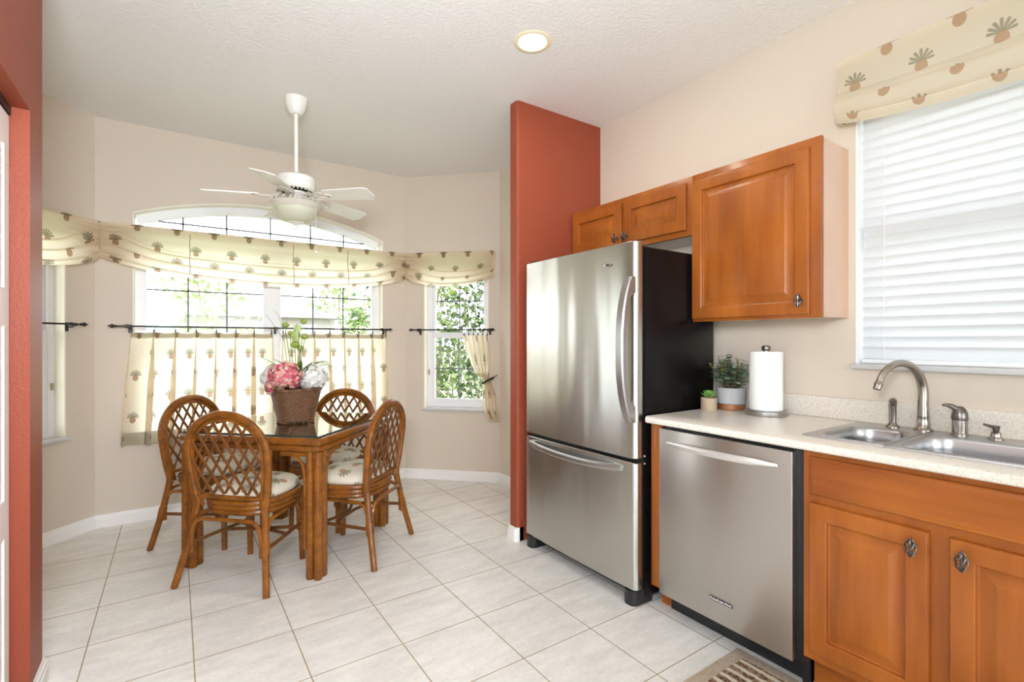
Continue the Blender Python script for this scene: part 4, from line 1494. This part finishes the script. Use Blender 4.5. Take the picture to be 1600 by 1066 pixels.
LL += [sqring(0.134, GZ + 0.200), sqring(0.128, GZ + 0.185)]
b.loops(LL)
for k, v in enumerate(sqring(0.097, GZ + 0.009, 26)):
    b.ball(v, 0.0085, 1)
part('basket', b, BASK, fb, ang=60)
b = MB(); b.tube(sqring(0.139, GZ + 0.204, 40), 0.0085, 8, closed=True)
part('basket_rim', b, BASK, fb)
rng = random.Random(11)
def hydrangea(name, c, r, mat, n=62, lab=None, sc=(1, 1, 0.9)):
    b = MB()
    for k in range(n):
        # even spread of florets over a ball
        ph = math.acos(1 - 2 * (k + 0.5) / n); th = pi * (1 + 5 ** 0.5) * k
        d = Vector((cos(th) * sin(ph), sin(th) * sin(ph), cos(ph)))
        if d.z < -0.75: continue
        p = Vector((c[0] + d.x * r * sc[0], c[1] + d.y * r * sc[1], c[2] + d.z * r * sc[2])) + Vector((rng.uniform(-1, 1), rng.uniform(-1, 1), rng.uniform(-1, 1))) * r * 0.08
        u = d.orthogonal().normalized(); v = d.cross(u)
        a0 = rng.uniform(0, pi)
        for j in range(4):
            a = a0 + j * pi / 2
            dv = (u * cos(a) + v * sin(a)) + d * rng.uniform(0.1, 0.5)
            leaf(b, p, dv, d, rng.uniform(0.020, 0.027), rng.uniform(0.010, 0.0135), 0.25, 3, 0.2, 1.15)
    b.ball(c, r * 0.80, 2, sc)
    return part(name, b, mat, fb, label=lab)
PINK = leafy('pink_petal', [(0.58, 0.035, 0.10), (0.72, 0.13, 0.19), (0.84, 0.42, 0.38), (0.84, 0.66, 0.50), (0.62, 0.05, 0.13)], 0.25)
WHITE = leafy('white_petal', [(0.80, 0.79, 0.76), (0.95, 0.95, 0.92)], 0.25)
hydrangea('hydrangea_bloom', (BC[0] - 0.065, BC[1] - 0.055, GZ + 0.285), 0.093, PINK, 84, 'large pink hydrangea bloom')
hydrangea('hydrangea_bloom', (BC[0] - 0.125, BC[1] - 0.030, GZ + 0.222), 0.048, PINK, 30, 'small pink bloom hanging over the basket rim')
hydrangea('hydrangea_bloom', (BC[0] + 0.088, BC[1] - 0.060, GZ + 0.270), 0.080, WHITE, 66, 'white hydrangea bloom on the right')
hydrangea('hydrangea_bloom', (BC[0] - 0.118, BC[1] + 0.050, GZ + 0.275), 0.066, WHITE, 46, 'white hydrangea bloom behind the pink one')
GREEN = leafy('arrangement_leaf', [(0.035, 0.10, 0.022), (0.09, 0.20, 0.045), (0.16, 0.27, 0.07)], 0.15)
BALL = leafy('green_pompon', [(0.24, 0.34, 0.055), (0.33, 0.42, 0.09)], 0.1)
STEM = plain('green_stem', (0.12, 0.20, 0.06), 0.6)
# upright stems with round green heads
for (dx, dy, zz, r) in ((-0.060, 0.0, 0.595, 0.021), (0.045, 0.0, 0.620, 0.020), (-0.008, -0.02, 0.475, 0.025), (0.050, -0.01, 0.525, 0.021), (0.030, 0.02, 0.455, 0.021), (-0.028, 0.02, 0.548, 0.015)):
    b = MB()
    b.tube([(BC[0] + dx * 0.2, BC[1] + dy, GZ + 0.17), (BC[0] + dx * 0.5, BC[1] + dy, GZ + 0.36), (BC[0] + dx, BC[1] + dy, GZ + zz - r * 0.7)], 0.0022, 6)
    st = part('flower_stem', b, STEM, fb)
    b = MB(); b.ball((BC[0] + dx, BC[1] + dy, GZ + zz), r, 3, (1, 1, 0.82), 0.10, rng)
    part('pompon', b, BALL, st, label='round green pompon head')
b = MB()
for (dx, dz) in ((0.005, 0.55), (0.022, 0.585), (0.012, 0.52)):
    leaf(b, (BC[0] + dx - 0.012, BC[1] - 0.004, GZ + dz - 0.04), (rng.uniform(-0.3, 0.3), -0.1, 1), (0, -1, 0.1), 0.062, 0.022, 0.1, 5, 0.3)
part('pod_leaf', b, leafy('pale_green_pod', [(0.30, 0.40, 0.10), (0.42, 0.52, 0.20)], 0.2), fb)
b = MB()
for k in range(30):
    a = rng.uniform(0, 2 * pi)
    p0 = (BC[0] + 0.05 * cos(a), BC[1] + 0.05 * sin(a), GZ + 0.24 + rng.uniform(0, 0.09))
    leaf(b, p0, (cos(a), sin(a), rng.uniform(0.2, 1.6)), (0, 0, 1), rng.uniform(0.07, 0.13), rng.uniform(0.010, 0.020), 0.25, 5, 0.25)
for a, z in ((3.5, 0.215), (3.9, 0.225), (2.9, 0.235), (0.1, 0.35), (-0.3, 0.36)):
    leaf(b, (BC[0] + 0.10 * cos(a), BC[1] + 0.10 * sin(a), GZ + z), (cos(a), sin(a), 0.25), (0, 0, 1), 0.10, 0.026, 0.35, 5, 0.2)
part('foliage', b, GREEN, fb)
b = MB()
def grass(p):
    pts = [Vector(v) for v in p]
    out = []
    for i in range(13):
        t_ = i / 12
        a = pts[0].lerp(pts[1], t_); c = pts[1].lerp(pts[2], t_)
        out.append(a.lerp(c, t_))
    b.tube(out, [0.0042 * (1 - 0.7 * i / 12) for i in range(13)], 5, flat=0.35)
x, y = BC
grass(((x - 0.02, y, GZ + 0.25), (x - 0.16, y - 0.02, GZ + 0.47), (x - 0.205, y - 0.04, GZ + 0.235)))
grass(((x - 0.01, y, GZ + 0.27), (x - 0.11, y - 0.02, GZ + 0.36), (x - 0.215, y - 0.02, GZ + 0.415)))
grass(((x + 0.02, y, GZ + 0.27), (x + 0.19, y - 0.03, GZ + 0.46), (x + 0.205, y - 0.05, GZ + 0.295)))
grass(((x + 0.03, y, GZ + 0.27), (x + 0.16, y + 0.0, GZ + 0.40), (x + 0.26, y + 0.0, GZ + 0.305)))
part('grass_blade', b, GREEN, fb)
b = MB()
for tip in ((-0.115, 0.80), (-0.05, 0.86), (-0.20, 0.73)):
    b.tube([(x - 0.03, y + 0.03, GZ + 0.25), (x - 0.06, y + 0.03, GZ + 0.50), (x + tip[0] * 0.8, y + 0.03, GZ + 0.66), (x + tip[0], y + 0.03, GZ + tip[1] - 0.12)], [0.0022, 0.0018, 0.0013, 0.0009], 5)
part('bare_twig', b, plain('grey_twig', (0.30, 0.25, 0.20), 0.7), fb)

# curtain rods --------------------------------------------------------------------
def finial(b, M, x, s, off, z):
    b.lathe([(0.006, 0), (0.010, 0.003), (0.007, 0.010), (0.013, 0.020), (0.013, 0.028), (0.006, 0.036), (0.004, 0.046)], tuple(M @ Vector((x, off, z))), 10,
            (M.to_3x3() @ Matrix.Rotation(R(90) * s, 3, 'Y')).to_4x4())
def rod(label, M, x0, x1, off, z, ends, brackets):
    o = thing('curtain_rod', label, 'curtain rod', M @ Vector(((x0 + x1) / 2, off, z)), 'black café curtain rods')
    b = MB(); b.tube([M @ Vector((x0, off, z)), M @ Vector((x1, off, z))], 0.0058, 10)
    part('rod', b, IRON, o)
    for x, s in ends:
        b = MB(); finial(b, M, x, s, off, z)
        part('finial', b, IRON, o)
        b = MB(); b.tube([M @ Vector((x - s * 0.062, off, z)), M @ Vector((x - s * 0.045, off, z))], 0.0115, 10)
        part('collar', b, IRON, o)
    for x in brackets:
        b = MB()
        b.tube([M @ Vector((x, 0.001, z - 0.018)), M @ Vector((x, off * 0.6, z - 0.018)), M @ Vector((x, off, z - 0.008))], 0.0042, 8)
        b.tube([M @ Vector((x - 0.006, off, z - 0.002)), M @ Vector((x + 0.006, off, z - 0.002))], 0.0105, 10)
        b.obox(M, x - 0.009, x + 0.009, 0.0005, 0.005, z - 0.045, z + 0.012)
        part('bracket', b, IRON, o)
    return o
RZ = 1.350
rod('long black curtain rod across the arched window', M_BACK, -0.321, 1.552, 0.085, RZ, ((-0.321, -1), (1.545, 1)), (-0.255, 0.655, 1.535))
rod('short black curtain rod across the narrow right bay window', M_BR, 0.110, 0.812, 0.072, RZ, ((0.110, -1), (0.812, 1)), (0.150, 0.800))
rod('short black curtain rod end beside the closet corner at the left', M_BL, 0.150, 0.812, 0.072, RZ + 0.006, ((0.150, -1), (0.812, 1)), (0.178, 0.800))

# café curtains ------------------------------------------------------------------------
def ring_clip(parent, M, x, off, z, zc):
    b = MB()
    pts = [M @ Vector((x + 0.001 * sin(a), off + 0.0125 * cos(a), z + 0.0125 * sin(a) - 0.004)) for a in [2 * pi * k / 16 for k in range(16)]]
    b.tube(pts, 0.0014, 5, closed=True)
    b.tube([M @ Vector((x, off, z - 0.016)), M @ Vector((x, off, zc))], 0.0022, 6)
    b.obox(M, x - 0.005, x + 0.005, off - 0.004, off + 0.004, zc - 0.012, zc + 0.004, 0.001)
    return part('ring_clip', b, IRON, parent)
def cafe(label, x0, x1, xb0, xb1, npl, uv0):
    o = thing('cafe_curtain', label, 'curtain', M_BACK @ Vector(((x0 + x1) / 2, 0.085, 0.54)), 'café curtains of the arched window')
    zt, zb = 1.312, 0.541
    def pos(u, v, extra=0.0):
        xa = x0 + (x1 - x0) * u; xb = xb0 + (xb1 - xb0) * u
        ph = u * npl
        fr = ph - round(ph)                    # distance from the nearest pleat
        top_ = -0.026 * math.exp(-(fr / 0.10) ** 2) + 0.012 * math.exp(-((abs(fr) - 0.18) / 0.10) ** 2)
        low = 0.026 * cos(2 * pi * ph + 0.5 * sin(7.0 * u)) + 0.006 * cos(4 * pi * ph + 1.0)
        k = min(1.0, v * 2.2)
        d = -top_ * (1 - k) * 1.0 + low * k * (0.85 + 0.3 * v)
        xx = xa + (xb - xa) * v - (0.040 + 0.006 * sin(9.0 * u)) * (0.55 + 0.45 * k) * sin(2 * pi * ph)
        return M_BACK @ Vector((xx, 0.072 + d + extra, zt - (zt - zb) * v + 0.006 * cos(2 * pi * ph) * (1 - v)))
    nu = npl * 18
    Mi = M_BACK.inverted()
    arc = [0.0]                               # the print follows the cloth round the pleats
    for i in range(nu):
        p, q_ = Mi @ pos(i / nu, 0.6), Mi @ pos((i + 1) / nu, 0.6)
        arc.append(arc[-1] + math.hypot(q_.x - p.x, q_.y - p.y))
    uvf = lambda u, v: (uv0 + arc[min(nu, int(round(u * nu)))], 5.0 - v * (zt - zb))
    b = MB(); b.grid(npl * 18, 36, pos, uvf)
    part('cloth', b, CURTAIN, o, ang=80)
    b = MB(); b.grid(npl * 18, 6, lambda u, v: pos(u, 0.888 + 0.110 * v, -0.0035), lambda u, v: (0.11, 5.02))
    part('hem', b, CURTAIN, o, label='turned-up double hem', ang=80)
    b = MB(); b.grid(npl * 18, 3, lambda u, v: pos(u, 0.002 + 0.045 * v, -0.003), lambda u, v: (0.11, 5.02))
    part('heading', b, CURTAIN, o, ang=80)
    for k in range(npl + 1):
        u = min(0.995, max(0.005, k / npl))
        ring_clip(o, M_BACK, x0 + (x1 - x0) * u, 0.085, RZ, zt + 0.012)
cafe('left café curtain of pineapple cotton under the arched window', -0.243, 0.622, -0.285, 0.622, 7, 0.02)
cafe('right café curtain of pineapple cotton under the arched window', 0.698, 1.532, 0.704, 1.550, 7, 0.10)

# tied-back curtain of the right bay window
o = thing('tied_curtain', 'pineapple cotton curtain gathered to the side of the right bay window', 'curtain', M_BR @ Vector((0.8, 0.08, 0.56)))
TB = [(1.300, 0.572, 0.800), (1.182, 0.606, 0.815), (1.043, 0.648, 0.820), (0.975, 0.690, 0.812), (0.925, 0.748, 0.815), (0.893, 0.764, 0.830), (0.860, 0.758, 0.845), (0.763, 0.750, 0.882), (0.653, 0.756, 0.905), (0.560, 0.806, 0.918)]
def lerp_tb(v):
    f_ = v * (len(TB) - 1); i = min(len(TB) - 2, int(f_)); k = f_ - i
    k = k * k * (3 - 2 * k) * 0.5 + k * 0.5
    return [TB[i][j] * (1 - k) + TB[i + 1][j] * k for j in range(3)]
def tpos(u, v):
    z, l, r = lerp_tb(v)
    wdt = r - l
    x = l + wdt * u
    amp = 0.013 + 0.028 * max(0, 0.14 - wdt) / 0.14 + 0.012 * max(0, v - 0.6)
    nf = 5
    d = amp * cos(2 * pi * nf * u + 1.2 * sin(5 * v)) + 0.006 * cos(4 * pi * nf * u + 9 * v)
    bell = 0.018 * math.exp(-((v - 0.30) / 0.16) ** 2) * sin(pi * u)
    off = 0.078 + d * 0.8 + bell + max(0, x - 0.78) * 0.30
    # the lower left edge of the upper part billows and tucks under the tie
    zz = z - (0.055 * (1 - u) * math.exp(-((v - 0.40) / 0.10) ** 2) * 0)
    return M_BR @ Vector((x, off, zz))
b = MB(); b.grid(90, 70, tpos, lambda u, v: (0.07 + u * 0.52, 5.0 - v * 0.78))
part('cloth', b, CURTAIN, o, ang=80)
for k in range(6):
    xx = 0.582 + 0.042 * k
    ring_clip(o, M_BR, xx, 0.072, RZ, 1.312)
o2 = MB()
pts = []
for k in range(24):
    a = 2 * pi * k / 24
    x = 0.800 + 0.050 * cos(a)
    pts.append(M_BR @ Vector((x, 0.082 + 0.046 * sin(a), 0.905 + 0.55 * (x - 0.80) * 1.0)))
o2.tube(pts, 0.0085, 8, closed=True, flat=0.6)
o2.tube([M_BR @ Vector((0.846, 0.085, 0.930)), M_BR @ Vector((0.862, 0.05, 0.945)), M_BR @ Vector((0.866, 0.001, 0.948))], 0.004, 6)
top('curtain_tieback', o2, IRON, 'dark cord tieback around the gathered bay window curtain', 'tieback')

# valances --------------------------------------------------------------------------------
VO = 0.080
VT = 2.040
def valance(label, M, x0, x1, zb, sag, g0, g1, uv0, cords=(), ret=()):
    o = thing('window_valance', label, 'valance', M @ Vector(((x0 + x1) / 2, VO, zb)), 'pineapple print valances around the bay')
    Mx = M @ Matrix.Translation((x0, 0, 0))
    L = x1 - x0
    b = swag(Mx, L, VT, zb, sag, VO, g0, g1, 3.0, 0.50, uv0, nu=int(60 * max(1, L)) + 40)
    part('fabric', b, VALANCE, o, ang=75)
    b = MB(); b.obox(M, x0 + 0.012, x1 - 0.012, 0.001, VO - 0.004, VT - 0.022, VT - 0.003)
    part('mounting_board', b, TRIM, o)
    for x in cords:
        b = MB()
        u = (x - x0) / L
        hh = (VT - zb) + sag * max(0, 1 - (2 * u - 1) ** 2) ** 0.75
        b.tube([M @ Vector((x + 0.002 * sin(k * 2.1), VO + 0.006 + (0.024 if k > 4 else 0.0), VT - 0.03 - (hh * 0.92 - 0.03) * k / 8)) for k in range(9)], 0.003, 6)
        part('pull_cord', b, plain('tan_cord', (0.42, 0.32, 0.20), 0.8), o)
    for x in ret:
        b = MB()
        b.grid(4, 10, lambda u, v: M @ Vector((x + 0.004 * sin(6 * v), 0.004 + (VO + 0.014) * u, VT - (VT - zb) * v)), lambda u, v: (0.11, 5.02))
        part('side_return', b, VALANCE, o)
tv = tq * VO
valance('long pineapple print valance swagged across the arched window', M_BACK, A_[0] + tv, B_[0] - tv, 1.806, 0.135, 1, 1, 0.03, (0.088, 0.775, 1.20))
valance('short pineapple print valance above the narrow right bay window', M_BR, tv, 0.845, 1.812, 0.080, 1, 0.0, 0.09, (), (0.845,))
valance('pineapple print valance end beside the closet corner at the left', M_BL, tv, 0.845, 1.800, 0.100, 1, 0.0, 0.02, (), (0.845,))

# ceiling fan ------------------------------------------------------------------------------
FANW = plain('cream_white_enamel', (0.82, 0.80, 0.74), 0.35)
def fan_iron():
    return plain('antiqued_white_metal', (0.66, 0.62, 0.53), 0.4)
FANI = fan_iron()
fan = thing('ceiling_fan', 'white five-blade ceiling fan with a frosted bowl light above the table', 'ceiling fan', (TC[0], TC[1], H))
fx, fy = TC
b = MB(); b.lathe([(0.030, 2.652), (0.042, 2.664), (0.055, 2.690), (0.066, 2.725), (0.070, 2.742), (0.070, H - 0.0005)], (fx, fy, 0), 32)
part('canopy', b, FANW, fan)
b = MB(); b.lathe([(0.0125, 2.26), (0.0125, 2.67)], (fx, fy, 0), 16); b.lathe([(0.020, 2.262), (0.020, 2.282), (0.014, 2.288)], (fx, fy, 0), 16)
part('downrod', b, FANW, fan)
b = MB(); b.lathe([(0.030, 2.272), (0.095, 2.268), (0.112, 2.256), (0.115, 2.240), (0.114, 2.192), (0.104, 2.180), (0.060, 2.172)], (fx, fy, 0), 40)
mo = part('motor_housing', b, FANW, fan)
b = MB()
for k in range(30):
    a = 2 * pi * k / 30
    b.obox(Matrix.Translation((fx, fy, 0)) @ Matrix.Rotation(a, 4, 'Z') @ Matrix.Translation((0.100, 0, 2.178)) @ Matrix.Rotation(R(38), 4, 'Y'), -0.016, 0.016, -0.0035, 0.0035, -0.003, 0.003)
part('vent_fins', b, FANI, mo)
b = MB(); b.lathe([(0.098, 2.184), (0.100, 2.176), (0.078, 2.166), (0.074, 2.172)], (fx, fy, 0), 32)  # dark ring added to stand in for the shaded gap below the motor
part('vent_gap_shade', b, IRON, mo)
b = MB(); b.lathe([(0.070, 2.172), (0.066, 2.158), (0.050, 2.150), (0.036, 2.140), (0.036, 2.105), (0.060, 2.098)], (fx, fy, 0), 32)
part('switch_housing', b, FANW, fan)
b = MB()
b.lathe([(0.060, 2.102), (0.110, 2.104), (0.150, 2.100), (0.160, 2.094), (0.150, 2.082), (0.128, 2.062)], (fx, fy, 0), 44, cap=False)
for k in range(22):                           # pierced fretwork edge of the light fitter
    a = 2 * pi * k / 22
    b.tube([(fx + 0.155 * cos(a), fy + 0.155 * sin(a), 2.098), (fx + 0.146 * cos(a + 0.08), fy + 0.146 * sin(a + 0.08), 2.116), (fx + 0.122 * cos(a + 0.02), fy + 0.122 * sin(a + 0.02), 2.118), (fx + 0.112 * cos(a - 0.06), fy + 0.112 * sin(a - 0.06), 2.106)], 0.0042, 6)
part('light_fitter', b, FANI, fan)
def bowl_mat():
    t = NT('frosted_bowl_glass')
    d = t.bsdf(Base_Color=(0.88, 0.88, 0.74), Roughness=0.35)
    tr = t.n('ShaderNodeBsdfTranslucent'); tr.inputs[0].default_value = (0.85, 0.86, 0.70, 1)
    mx = t.n('ShaderNodeMixShader'); mx.inputs[0].default_value = 0.45
    t.t.links.new(d.outputs[0], mx.inputs[1]); t.t.links.new(tr.outputs[0], mx.inputs[2])
    return t.done(mx)
b = MB(); b.lathe([(0.128, 2.064), (0.126, 2.050), (0.116, 2.028), (0.096, 2.006), (0.070, 1.990), (0.044, 1.981), (0.020, 1.977)], (fx, fy, 0), 40)
part('glass_bowl', b, bowl_mat(), fan)
b = MB(); b.lathe([(0.050, 1.986), (0.046, 1.980), (0.028, 1.974), (0.012, 1.966), (0.007, 1.956), (0.009, 1.950), (0.004, 1.938)], (fx, fy, 0), 24)
part('finial', b, FANW, fan)
for k in range(5):
    a = R(24 + 72 * k)
    BM_ = Matrix.Translation((fx, fy, 2.150)) @ Matrix.Rotation(a, 4, 'Z') @ Matrix.Rotation(R(2.5), 4, 'Y') @ Matrix.Translation((0.18, 0, 0)) @ Matrix.Rotation(R(-13), 4, 'X') @ Matrix.Translation((-0.18, 0, 0))
    b = MB()
    out = [(0.205, -0.048), (0.24, -0.056), (0.49, -0.068), (0.516, -0.054), (0.522, 0.030), (0.498, 0.068), (0.24, 0.056), (0.205, 0.048)]
    b.prism(out, lambda x, y, h: BM_ @ Vector((x, y, h)), -0.003, 0.003)
    bl = part('blade', b, FANW, fan)
    b = MB()
    for s_ in (-1, 1):
        b.tube([BM_ @ Vector(p) for p in ((0.085, s_ * 0.010, 0.012), (0.12, s_ * 0.018, -0.006), (0.15, s_ * 0.036, -0.010), (0.185, s_ * 0.040, -0.008), (0.215, s_ * 0.022, -0.007), (0.245, 0, -0.006))], 0.0058, 7)
        b.tube([BM_ @ Vector(p) for p in ((0.12, s_ * 0.018, -0.006), (0.155, s_ * 0.006, -0.010), (0.19, s_ * 0.018, -0.008), (0.225, s_ * 0.040, -0.006))], 0.0045, 7)
    b.tube([BM_ @ Vector(p) for p in ((0.080, 0, 0.016), (0.115, 0, -0.004))], 0.013, 8)
    part('blade_iron', b, FANI, bl, label='scrolled cream blade bracket')
b = MB()
cxp, cyp = fx + 0.098, fy - 0.085
b.tube([(cxp, cyp, 2.100), (cxp, cyp, 1.800)], 0.0014, 5)
b.ball((cxp, cyp, 1.797), 0.010, 2)
part('pull_chain', b, FANW, fan)
b = MB(); b.ball((cxp, cyp, 2.080), 0.010, 2)
part('chain_knob', b, IRON, fan)

# recessed light ---------------------------------------------------------------------------
def lamp_mat():
    t = NT('glowing_lens')
    e = t.n('ShaderNodeEmission'); e.inputs[0].default_value = (1.0, 0.90, 0.70, 1); e.inputs[1].default_value = 4.5
    return t.done(e)
LENS = lamp_mat()
def can(x, y, label):
    o = thing('recessed_light', label, 'ceiling light', (x, y, H), 'recessed ceiling lights')
    b = MB(); b.lathe([(0.092, H - 0.0005), (0.094, H - 0.004), (0.088, H - 0.007), (0.074, H - 0.0065), (0.071, H - 0.003), (0.070, H - 0.0005)], (x, y, 0), 40, cap=False)
    part('trim_ring', b, plain('glow_tinted_trim', (0.86, 0.76, 0.52), 0.35), o)  # the lamp's yellow glow on the ring is put into its colour
    b = MB(); b.lathe([(0.0705, H - 0.0010), (0.0705, H - 0.0022), (0.05, H - 0.0030)], (x, y, 0), 32)
    part('lens', b, LENS, o)
    light('downlight_lamp', 'AREA', (x, y, H - 0.012), 5, (1.0, 0.88, 0.70), shape='DISK', size=0.13)
can(1.478, 1.979, 'round lit recessed light in the ceiling before the partition')
# ------------------------------------------------------------------ outside
def lawn_mat():
    t = NT('mown_lawn')
    c = t.ramp(t.noise(6, detail=5), [(0.35, (0.15, 0.165, 0.085)), (0.65, (0.24, 0.26, 0.15))])
    return t.done(t.bsdf(Base_Color=c, Roughness=0.95))
b = MB(); b.box(-45, 45, -18, 75, -0.35, -0.14)
top('ground', b, lawn_mat(), 'sunlit lawn outside the windows', 'lawn', kind='structure')

LEAF_A = leafy('sunny_shrub_leaf', [(0.075, 0.150, 0.030), (0.225, 0.315, 0.075), (0.360, 0.435, 0.165), (0.045, 0.083, 0.030), (0.413, 0.450, 0.315)], 0.35)
LEAF_B = leafy('dark_shrub_leaf', [(0.030, 0.064, 0.022), (0.075, 0.135, 0.045), (0.180, 0.240, 0.105), (0.300, 0.338, 0.225)], 0.3)
LEAF_C = leafy('pale_tree_leaf', [(0.225, 0.300, 0.105), (0.345, 0.405, 0.195), (0.435, 0.465, 0.300)], 0.35)
BARK = plain('grey_bark', (0.30, 0.24, 0.18), 0.85)

def plant(name, label, cat, c, sx, sy, h, z0, n, L, W, mat, seed, stems=7, group=None, trunk=0.0):
    rg = random.Random(seed)
    o = thing(name, label, cat, (c[0], c[1], -0.14), group)
    b = MB()
    for k in range(stems):
        a = rg.uniform(0, 2 * pi)
        p = Vector((c[0] + rg.uniform(-1, 1) * sx * (0.45 if not trunk else 0.02), c[1] + rg.uniform(-1, 1) * sy * (0.4 if not trunk else 0.02), -0.14))
        pts = [p]
        q_ = p
        for j in range(5):
            q_ = q_ + Vector((rg.uniform(-1, 1) * sx * 0.14, rg.uniform(-1, 1) * sy * 0.14, (z0 + h * 0.9) / 5))
            pts.append(q_)
        r0 = (0.014 if not trunk else trunk)
        b.tube(pts, [r0 * (1 - 0.13 * j) for j in range(6)], 6)
    part('trunk' if trunk else 'stems', b, BARK, o)
    b = MB()
    cl = [(rg.uniform(-1, 1), rg.uniform(-1, 1), rg.uniform(0.05, 1)) for _ in range(max(10, n // 26))]
    for k in range(n):
        u = cl[rg.randrange(len(cl))]
        s_ = 0.20
        x, y, z = u[0] * 0.85 + rg.gauss(0, s_), u[1] * 0.85 + rg.gauss(0, s_), u[2] + rg.gauss(0, 0.10)
        z = min(1.02, max(0.0, z))
        taper = 1.0 - 0.45 * max(0, z - 0.55) / 0.45
        p = Vector((c[0] + x * sx * taper, c[1] + y * sy * taper, z0 + z * h))
        d = Vector((rg.gauss(0, 1), rg.gauss(0, 1), rg.gauss(0.1, 0.8)))
        k_ = rg.uniform(0.6, 1.25)
        leaf(b, p, d, (rg.gauss(0, 0.6), rg.gauss(0, 0.6), 1), L * k_, W * k_, 0.2, 2, 0.2)
    part('crown' if trunk else 'foliage', b, mat, o)
    return o
# dense shrubs right outside the narrow bay window
plant('garden_shrub', 'bright green shrub outside the narrow right bay window', 'shrub', (2.75, 6.25), 0.85, 0.55, 2.35, 0.0, 2100, 0.095, 0.030, LEAF_A, 1, 8, 'shrubs outside the right bay window')
plant('garden_shrub', 'darker green shrub filling the right half of the narrow bay window', 'shrub', (3.75, 6.05), 0.75, 0.55, 2.45, 0.0, 2100, 0.085, 0.027, LEAF_B, 2, 8, 'shrubs outside the right bay window')
plant('garden_shrub', 'tall dark shrub rising behind the two front shrubs outside the bay window', 'shrub', (3.9, 7.7), 1.4, 0.5, 3.6, 0.1, 2300, 0.13, 0.045, LEAF_B, 3, 8, 'shrubs outside the right bay window')
plant('garden_tree', 'pale leafy young tree before the neighbour house left of the mullion', 'tree', (0.75, 15.5), 1.3, 0.9, 2.3, 0.9, 1000, 0.17, 0.055, LEAF_C, 4, 1, 'trees outside the arched window', 0.06)
plant('garden_tree', 'pale tree seen beyond the left panes of the arched window', 'tree', (-1.6, 13.5), 1.1, 0.9, 2.7, 1.0, 900, 0.17, 0.055, LEAF_C, 5, 1, 'trees outside the arched window', 0.06)
plant('garden_tree', 'green round tree at the right end of the neighbour house', 'tree', (4.75, 15.2), 0.60, 0.6, 2.0, 0.5, 900, 0.14, 0.045, LEAF_A, 6, 1, 'trees outside the arched window', 0.06)
plant('garden_tree', 'tall pale tree far beyond the neighbour house roof', 'tree', (10.5, 38), 3.2, 1.5, 4.2, 1.6, 1300, 0.36, 0.12, LEAF_C, 8, 1, 'trees outside the arched window', 0.16)

# neighbour house
nh = thing('neighbor_house', 'pale single-storey house with a low white hip roof across the lawn', 'house', (2.5, 30.5, -0.14))
WHITEW = plain('darkened_stucco', (0.36, 0.33, 0.30), 0.8)  # pale house darkened in its base colours to offset the overbright daylight
ROOFM = plain('grey_roof_tile', (0.20, 0.195, 0.19), 0.7)
b = MB(); b.box(-2.4, 7.2, 27.6, 33.5, -0.14, 2.5)
part('walls', b, WHITEW, nh)
b = MB()
ex0, ex1, ey0, ey1 = -2.9, 7.7, 27.0, 34.0
v = [b.bm.verts.new(p) for p in ((ex0, ey0, 2.45), (ex1, ey0, 2.45), (ex1, ey1, 2.45), (ex0, ey1, 2.45), (0.8, 30.5, 3.75), (4.3, 30.5, 3.75))]
for f_ in ((0, 1, 5, 4), (1, 2, 5), (2, 3, 4, 5), (3, 0, 4), (3, 2, 1, 0)):
    b.face([v[i] for i in f_])
part('roof', b, ROOFM, nh)
DG = plain('dark_house_glass', (0.30, 0.34, 0.37), 0.15)
for x0, x1, z0, z1 in ((-1.6, 0.0, 0.7, 2.0), (3.4, 4.6, 0.7, 2.0), (5.6, 6.1, 0.0, 2.0)):
    b = MB()
    for a0, a1, c0, c1 in ((x0 - 0.1, x0, z0 - 0.1, z1 + 0.1), (x1, x1 + 0.1, z0 - 0.1, z1 + 0.1), (x0, x1, z1, z1 + 0.1), (x0, x1, z0 - 0.1, z0), ((x0 + x1) / 2 - 0.03, (x0 + x1) / 2 + 0.03, z0, z1)):
        b.box(a0, a1, 27.52, 27.60, c0, c1)
    f_ = part('house_window', b, VINYL, nh)
    b = MB(); b.box(x0, x1, 27.56, 27.59, z0, z1)
    part('house_pane', b, DG, f_)
